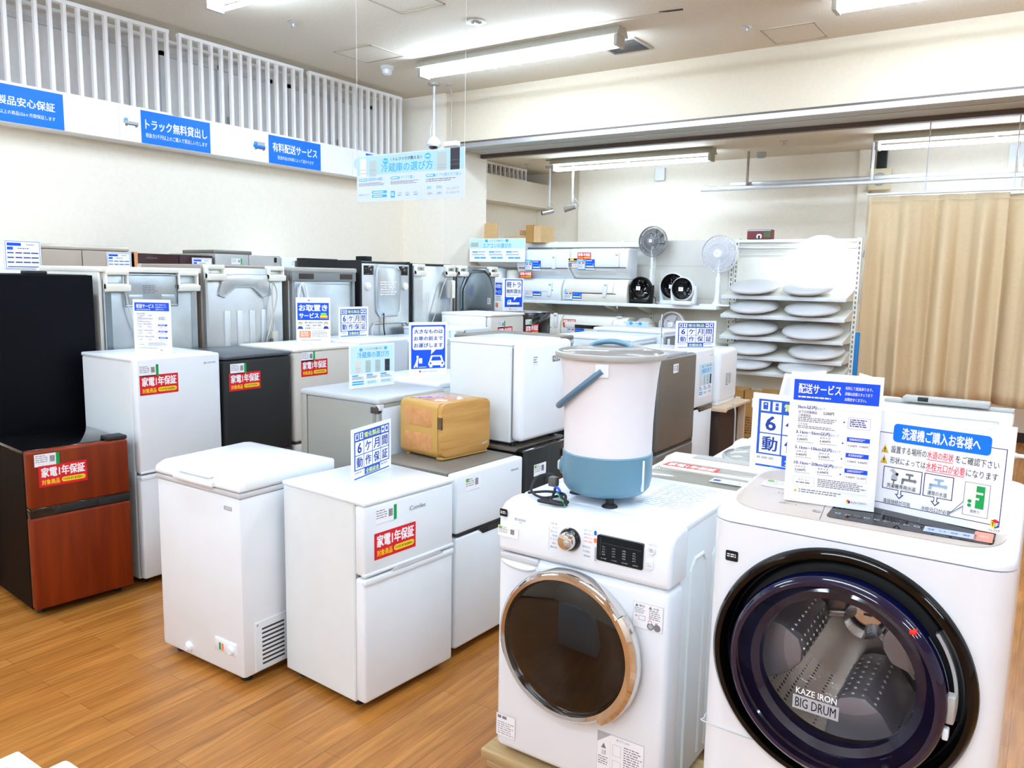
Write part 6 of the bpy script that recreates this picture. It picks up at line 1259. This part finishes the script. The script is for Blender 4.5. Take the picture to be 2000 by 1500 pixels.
circulator('white circulator with dark grille and green dot, front one of the pair', (-3.245, 7.98, 1.437), 0.118, 'white_gloss', 'charcoal', 'black_gloss')
circulator('white circulator with slanted white grille on the lower shelf behind the six month card', (-3.39, 8.08, 1.035), 0.135, 'cream', 'wire_white', 'wire_white')
t = thing('heater_dome', 'beige rounded unit on the lower shelf left of the ring fan', 'appliance', (-3.76, 8.18, 1.035))
b = MB(); b.lathe([(0, 0), (0.12, 0), (0.125, 0.1), (0.11, 0.19), (0.06, 0.235), (0, 0.245)], 'cream', n=36); b.build('body', t)
b = MB(); b.lathe([(0.113, 0.18), (0.118, 0.185), (0.11, 0.195)], 'beige_grey', n=36); b.build('ring', t)
b = MB(); b.tube([(-3.64, 8.08, 1.52), (-3.60, 8.06, 1.50), (-3.585, 8.05, 1.445), (-3.56, 8.06, 1.442)], 0.004, 'black_rubber', 6); tag(b.build('cord'), 'short black cord between the black circulator and the white pair', 'cord')

# ------------------------------------------------------------------ ceiling lamp shelves
t = thing('display_shelf', 'white display shelf unit with round ceiling lamps on tilted shelves', 'shelf', (-2.84, 8.4, 0))
WX = 1.225
b = MB(); b.box(0.02, 0, 0.1, WX - 0.02, 0.025, 2.13, 'cream'); b.build('back_panel', t, 0)
for x in (0.01, WX - 0.01):
    b = MB(); b.box(x - 0.022, -0.04, 0, x + 0.022, 0.03, 2.14, 'cream', 0.002); slots(b, x, -0.04, 0.2, 2.12, 40); b.build('upright', t, 0)
b = MB(); b.box(0.03, -0.06, 2.10, WX - 0.03, 0.03, 2.13, 'white_gloss', 0.003); b.box(0.03, -0.065, 2.03, WX - 0.03, -0.05, 2.055, 'alu', 0.003); b.box(0.03, -0.03, 1.97, WX - 0.03, -0.02, 1.98, 'wire_white', 0.002); b.build('top_rail', t)
b = MB(); b.box(0, -0.4, 0, WX, 0.02, 0.09, 'cream'); b.build('base', t, 0)
SHZ = (1.556, 1.362, 1.146, 0.950, 0.795); TL = math.radians(13)
for z in SHZ:
    T = Matrix.Translation((0, -0.40, z)) @ Matrix.Rotation(TL, 4, 'X')
    b = MB(T); b.box(0.0, 0, -0.03, WX - 0.02, 0.37, -0.002, 'cream', 0.003); sh = b.build('shelf', t)
    b = MB(T); b.box(0.0, -0.012, -0.034, WX - 0.02, 0, 0.004, 'white_matte', 0.003); b.build('price_rail', sh)
    for x in (0.03, WX - 0.03):
        b = MB(T); b.prism([(0.37, -0.03), (0.03, -0.03), (0.06, -0.045), (0.3, -0.10), (0.37, -0.13)], x - 0.004, x + 0.004, 'cream', 'x'); b.build('bracket', sh, 0)
def dome(label, x, z, yy, R, loc_off=0.0, sx=1.0, fit=False):
    """shallow ceiling lamp lying on a tilted shelf"""
    T = Matrix.Translation((0, 0, 0)) @ Matrix.Rotation(TL, 4, 'X')
    t = thing('ceiling_lamp', label, 'lamp', (x, 8.0 + yy * math.cos(TL), z + yy * math.sin(TL)), 0, 'round ceiling lamps on the tilted shelves')
    b = MB(T); b.lathe([(0, 0.0), (0.12, 0.0), (0.13, 0.02), (R * 0.72, 0.03), (R * 0.8, 0.035)], 'grey_plastic', n=40); b.build('base_plate', t)
    b = MB(T); b.lathe([(R * 0.8, 0.03), (R * 0.96, 0.042), (R, 0.055), (R * 0.985, 0.068), (R * 0.9, 0.085), (R * 0.6, 0.105), (R * 0.3, 0.114), (0, 0.116)], 'dome_white', n=56); sd = b.build('shade', t, 60)
    b = MB(T @ Matrix.Translation((R * 0.1, -R * 0.55, 0.0975)) @ Matrix.Rotation(-0.25, 4, 'X')); c = Card(b, -0.05, -0.02, 0.10, 0.04, 0, mtx=Matrix(((1, 0, 0, 0), (0, 0, 1, 0), (0, -1, 0, 0), (0, 0, 0, 1)))); c.micro(0, 0, 1, 1, 3, 'grey_line', 1, 0.4, int(x * -100)); b.build('print', sd, 0)
    return t
LV = ('top', 'second', 'third', 'fourth', 'lowest'); R_ = ((0.25, 0.24), (0.245, 0.265), (0.25, 0.29), (0.25, 0.265), (0.24, 0.27)); X_ = ((-2.545, -2.02), (-2.535, -1.965), (-2.53, -1.95), (-2.525, -1.90), (-2.56, -1.99))
for i, z in enumerate(SHZ):
    for k in (0, 1):
        lab = 'white round ceiling lamp on the %s tilted shelf, %s one' % (LV[i], ('left', 'right')[k])
        dome(lab, X_[i][k], z + 0.001, 0.13, R_[i][k] * 0.98)
# lit lamp leaning on the back panel
t = thing('ceiling_lamp', 'large switched-on round lamp standing upright on the top tilted shelf', 'lamp', (-1.965, 8.33, 1.90), 0)
b = MB(); b.lathe([(0.0, 0.03), (0.16, 0.03), (0.2, 0.0)], 'grey_plastic', 0, 0, 0, 'y', 40); b.build('base_plate', t)
b = MB(); b.lathe([(0.2, 0.0), (0.255, -0.015), (0.262, -0.035), (0.25, -0.06), (0.17, -0.09), (0.08, -0.102), (0, -0.105)], 'dome_lit', 0, 0, 0, 'y', 56); b.build('shade', t, 60)
t = thing('picture_box', 'small dark red product box standing on top of the lamp shelf unit', 'box', (-2.72, 8.33, 2.132))
b = MB(); b.box(0, 0, 0, 0.245, 0.12, 0.095, 'picture_red', 0.002); c = Card(b, 0, 0, 0.245, 0.095, -0.0005); c.rect(0, 0, 1, 0.12, 'grey_line', 1); c.rrect(0.4, 0.45, 0.62, 0.95, 'white_ink', 2, 0.4); c.rect(0.7, 0.2, 0.98, 0.8, 'picture_green', 1); c.rect(0.46, 0.6, 0.56, 0.95, 'fridge_black', 3); b.build('body', t, 0); b = MB(); b.box(0.0, 0.0, 0.095, 0.245, 0.12, 0.098, 'picture_red'); b.build('lid', t, 0)
for i in range(4):
    t = card_box('carton', 'brown carton on the floor under the lamp shelves, ' + ('next to the dish dryer stand', 'second from the dish dryer stand', 'third from the dish dryer stand', 'hidden by the open washer lid')[i], -2.78 + i * 0.165, 7.7, 0.0, -2.78 + i * 0.165 + 0.155, 7.95, 0.62 + 0.02 * (i % 2), 'cardboard_dark')
    stick(t, 0.0, 0.48, 0.05, 0.09, lambda c: (c.rect(0, 0, 1, 1, 'paper', 1), c.rect(0.2, 0.15, 0.8, 0.6, 'grey_text', 2)), 'label', -0.1262); p = MB(); c = Card(p, -0.06, 0.08, 0.11, 0.3, -0.1258); c.micro(0, 0, 1, 0.6, 7, 'hair', 1, 0.5, i); c.frame(0.1, 0.68, 0.9, 1.0, 0.004, 'hair', 1); p.build('print', t, 0)
b = MB(); b.box(-1.61, 8.36, 0.3, -1.565, 8.40, 1.22, 'blue_fabric', 0.008); tag(b.build('banner_pole'), 'narrow bright blue strip hanging at the right side of the lamp shelf unit', 'strip')
b = MB(); b.box(-1.607, 8.37, 1.95, -1.585, 8.42, 2.02, 'grey_plastic', 0.004); b.box(-1.60, 8.375, 1.5, -1.59, 8.385, 1.95, 'cord_grey'); tag(b.build('outlet_strip'), 'thin pale cable strip down the right upright of the lamp shelves', 'cable')

# ------------------------------------------------------------------ curtains and rails
def curtain(label, x0, x1, z0, z1, y, seed):
    rnd = random.Random(seed); b2 = bmesh.new(); n = int((x1 - x0) / 0.012); cols = []
    ph = [rnd.random() * 6 for _ in range(4)]
    for i in range(n + 1):
        x = x0 + (x1 - x0) * i / n; col = []
        for j in range(17):
            v = j / 16; z = z1 + (z0 - z1) * v
            amp = 0.012 + 0.03 * min(1, v * 2.5)
            s1 = math.sin(x * 17 + ph[0] + 0.35 * v + 1.3 * math.sin(x * 4.3 + ph[3])); d = amp * 2.1 * (math.copysign(abs(s1) ** 0.7, s1) + 0.3 * math.sin(x * 39 + ph[1] - 0.5 * v) + 0.4 * math.sin(x * 7 + ph[2]))
            if v < 0.04: d *= 0.5
            col.append(b2.verts.new((x + 0.012 * math.sin(x * 31 + ph[3]) * v, y + d, z)))
        cols.append(col)
    for A, B in zip(cols, cols[1:]):
        for j in range(16): b2.faces.new((A[j], A[j + 1], B[j + 1], B[j]))
    t = thing('curtain', label, 'curtain', (0, 0, 0))
    b = MB(); b.add(b2, 'curtain'); o = b.build('cloth', t, 180)
    m = o.modifiers.new('thickness', 'SOLIDIFY'); m.thickness = 0.003
    b = MB(); b.box(x0, y - 0.022, z1 - 0.05, x1, y - 0.0205, z1 - 0.046, 'pale_wood'); b.build('hem_stitch', t)
    for i in range(int((x1 - x0) / 0.11) + 1):
        b = MB(); xx = x0 + 0.03 + i * 0.11; b.tube([(xx, y, z1 - 0.015), (xx, y - 0.006, z1 + 0.008), (xx, y, z1 + 0.016)], 0.002, 'wire_white', 6); b.build('hook', t)
    return t
curtain('wide tan curtain hanging right of the lamp shelf unit', -1.585, -0.428, 0.60, 2.535, 8.53, 3)
curtain('tan curtain at the right edge of the photo, right of the wide one', -0.44, 0.9, 0.60, 2.525, 8.60, 8)
t = thing('curtain_rail', 'white rail on thin rods carrying the tan curtains', 'rail', (-1.62, 8.53, 2.548))
b = MB(); b.box(0, -0.012, 0, 2.6, 0.012, 0.022, 'alu', 0.003); b.build('rail', t)
for x in (0.505, 1.215, 2.3):
    b = MB(); b.cyl((x, 0, 0.02), (x, 0, CB - 2.548), 0.006, 'wire_white', n=8); b.lathe([(0.02, 0), (0.012, -0.03), (0.006, -0.04)], 'wire_white', x, 0, CB - 2.548, n=12); b.build('hanging_rod', t)
t = thing('hanging_rail', 'long silver double rail hung from the back room ceiling across the shelves', 'rail', (-3.775, 9.7, 2.80))
b = MB(); b.box(0, -0.025, -0.01, 5.2, 0.025, 0.032, 'alu', 0.004); b.build('rail', t); b = MB(); b.box(0.35, 0.03, 0.04, 5.2, 0.065, 0.085, 'alu', 0.006); b.build('upper_rail', t)
for x, m in ((0.57, 'champagne_dark'), (1.965, 'wire_white'), (3.32, 'champagne_dark'), (4.8, 'wire_white')):
    b = MB(); b.box(x - 0.013, -0.013, 0.03, x + 0.013, 0.013, CB - 2.80, m, 0.002); b.build('hanging_rod', t)
b = MB(); b.tube([(0.02, -0.01, 0.03), (0.06, -0.02, 0.07), (0.12, -0.01, 0.05), (0.2, 0, 0.05)], 0.004, 'cord_grey', 6); b.build('cable', t)

# cameras and wall boxes
def pole_cam(label, x, y, zc, dome_cam, ang=0.0, pz=CE):
    t = thing('security_camera', label, 'camera', (x, y, pz)); L = pz - zc
    b = MB(); b.lathe([(0.07, 0), (0.065, -0.02), (0.02, -0.03), (0.016, -0.03)], 'grey_plastic', n=24); b.build('ceiling_plate', t)
    b = MB(); b.cyl((0, 0, -0.02), (0, 0, -(L - 0.10)), 0.014, 'wire_white', n=14); b.cyl((0, 0, -(L - 0.16)), (0, 0, -(L - 0.07)), 0.018, 'wire_white', n=14); b.build('pole', t)
    if dome_cam:
        b = MB(); b.lathe([(0.02, 0.09), (0.05, 0.07), (0.075, 0.04), (0.08, 0.0), (0.06, -0.03), (0, -0.045)], 'white_gloss', 0, 0, -L, n=32); b.build('housing', t)
        b = MB(); b.lathe([(0.05, -0.03), (0.045, -0.052), (0.025, -0.065), (0, -0.068)], 'black_gloss', 0.02, -0.03, -L + 0.005, n=24); b.build('lens_dome', t)
        b = MB(); b.tube([(0.01, 0.01, -L + 0.35), (-0.04, 0.0, -L + 0.2), (-0.05, 0, -L + 0.1), (-0.03, 0, -L + 0.05)], 0.004, 'white_gloss', 6); b.build('cable', t)
    else:
        T = Matrix.Translation((0, 0, -L)) @ Matrix.Rotation(ang, 4, 'Z') @ Matrix.Rotation(math.radians(-14), 4, 'Y')
        b = MB(T); b.cyl((-0.11, 0, 0), (0.06, 0, 0), 0.036, 'alu', n=24); b.cyl((-0.112, 0, 0), (-0.108, 0, 0), 0.03, 'black_gloss', n=20); b.build('housing', t)
        b = MB(); b.box(-0.015, -0.015, -L + 0.02, 0.015, 0.015, -L + 0.12, 'alu', 0.004); b.tube([(0.01, 0, -L + 0.12), (0.06, 0, -L + 0.09), (0.09, 0, -L + 0.04), (0.06, 0, -L)], 0.004, 'cord_grey', 6); b.build('bracket', t)
    return t
pole_cam('white dome security camera on a long ceiling pole in front of the pillar', -5.84, 7.005, 3.13, True)
pole_cam('silver bullet camera on the right ceiling pole in the back room', -5.37, 9.27, 2.62, False, 0.05, CB)
pole_cam('silver bullet camera on the left ceiling pole in the back room, hanging lower', -6.02, 9.75, 2.62, False, 0.9, CB)
t = thing('hanging_lamp_box', 'small white box hung on a thin rod in front of the pillar corner', 'sign', (-5.672, 7.1, 3.115))
b = MB(); b.box(-0.075, -0.04, 0, 0.10, 0.04, 0.05, 'white_gloss', 0.006); b.build('box', t)
b = MB(); b.tube([(0, 0, 0.05), (0, 0, 0.4), (0.004, 0, 0.55), (-0.01, 0, 0.62), (-0.04, 0, CE - 3.115)], 0.006, 'grey_plastic', 8); b.lathe([(0.035, 0), (0.03, -0.012), (0, -0.014)], 'grey_plastic', -0.04, 0, CE - 3.115, n=16); b.build('rod', t)
b = MB(); b.box(-4.64, 10.2, 3.02, -4.50, 10.25, 3.19, 'white_gloss', 0.006); t = tag(b.build('control_box'), 'white rectangular box high on the back wall above the standing fan', 'box')
b = MB(); b.box(-4.64, 10.197, 3.02, -4.633, 10.2, 3.19, 'grey_light'); b.build('cover_edge', t)
t = thing('wall_speaker', 'beige square speaker box high on the back wall behind the rails', 'speaker', (-1.925, 10.13, 2.77))
b = MB(); b.box(0, 0, 0, 0.235, 0.06, 0.24, 'speaker_beige', 0.006); b.build('body', t); b = MB(); b.lathe([(0.075, 0.0), (0.07, -0.006), (0, -0.006)], 'grey_plastic', 0.115, -0.001, 0.12, 'y', 32); b.build('grille', t)
b = MB(); b.box(-1.86, 10.17, 3.02, -1.76, 10.25, 3.235, 'charcoal', 0.004); tag(b.build('duct_box'), 'dark grey box above the beige wall speaker', 'box')
b = MB(); b.box(-0.56, 10.2, 2.6, -0.42, 10.25, 3.2, 'white_gloss', 0.005); tag(b.build('duct_cover'), 'white vertical duct on the back wall at the right photo edge', 'duct')
b = MB(); b.box(-1.60, 10.22, 2.86, -1.54, 10.25, 2.89, 'white_gloss', 0.003); tag(b.build('socket_box'), 'tiny white socket on the back wall just above the curtain rail', 'socket')

# ------------------------------------------------------------------ standing signs
D = math.radians
flat_sign('price_sign', 'white delivery price sheet on the tall white refrigerator', 'sign', (-4.14, 2.545, 1.244), D(30), 0.21, 0.292, p_delivery)
flat_sign('service_sign', 'blue and white reservation service sheet with two cartoon staff', 'sign', (-4.24, 3.80, 1.226), D(52), 0.225, 0.305, p_layaway)
flat_sign('guarantee_card', 'blue six month guarantee card in front of the dark bar fridge back', 'sign', (-4.26, 4.205, 1.239), D(85), 0.272, 0.22, p_six)
flat_sign('carry_sign', 'blue big-item carrying sign with van picture on the low white refrigerator', 'sign', (-2.93, 3.475, 1.133), D(63.5), 0.228, 0.302, p_carry)
flat_sign('guide_card', 'pale blue fridge guide card on the silver grey refrigerator', 'sign', (-2.935, 3.03, 1.114), D(83.5), 0.294, 0.221, lambda c: p_choose(c, '冷蔵庫の選び方'))
flat_sign('guarantee_card', 'blue six month guarantee card on the front white refrigerator beside the bread box', 'sign', (-2.344, 2.415, 0.853), D(101.9), 0.303, 0.217, p_six)
flat_sign('guarantee_card', 'blue six month guarantee card in front of the lamp shelves', 'sign', (-2.175, 5.62, 1.201), D(52), 0.33, 0.20, p_six)
flat_sign('service_sign', 'narrow standing sign seen nearly edge-on beside the six month card', 'sign', (-2.395, 5.50, 1.201), D(112), 0.19, 0.24, p_layaway)
t = thing('table_tent', 'blue light truck lending sign with folded side on the glossy black fridge', 'sign', (-4.17, 6.19, 1.386), D(62))
b = MB(); b.box(-0.13, 0, 0, 0.085, 0.003, 0.30, 'paper'); b.box(-0.133, 0.0, 0, -0.13, 0.16, 0.30, 'paper'); b.build('stand', t, 0)
p = MB(); p_kei(Card(p, -0.12, 0.0, 0.205, 0.30, -0.0008)); p.build('front_sheet', t, 0)
p = MB(Matrix.Translation((-0.134, 0, 0)) @ Matrix.Rotation(-R90, 4, 'Z')); p_side(Card(p, -0.15, 0.0, 0.15, 0.29, -0.0008)); p.build('side_sheet', t, 0)
# signs on the large drum washer
ZT = 0.12 + 1.066
flat_sign('guarantee_card', 'blue framed six month card half hidden behind the delivery price stand', 'sign', (-0.545, 2.262, ZT - 0.02), D(-3), 0.297, 0.215, p_six)
t = thing('price_stand', 'three-sided delivery price stand on the large drum washer', 'sign', (-0.412, 1.975, ZT - 0.018), D(5.8))
b = MB(); b.box(-0.102, 0, 0, 0.102, 0.003, 0.318, 'paper')
for s in (-1, 1):
    b.box(0.0, -0.0015, 0, 0.16, 0.0015, 0.312, 'paper', mtx=Matrix.Translation((s * 0.1, 0.003, 0)) @ Matrix.Rotation(math.atan2(0.12, -s * 0.06), 4, 'Z') @ Matrix.Scale(0.85, 4, (1, 0, 0)))
b.build('stand', t, 0); p = MB(); p_delivery(Card(p, -0.1, 0.0, 0.2, 0.315, -0.0008)); p.build('printed_sheet', t, 0)
flat_sign('notice_sign', 'white washer purchase notice with taps and blue heading', 'sign', (-0.187, 2.0, ZT - 0.018), D(-11.2), 0.282, 0.232, p_washer, tilt=0.04)
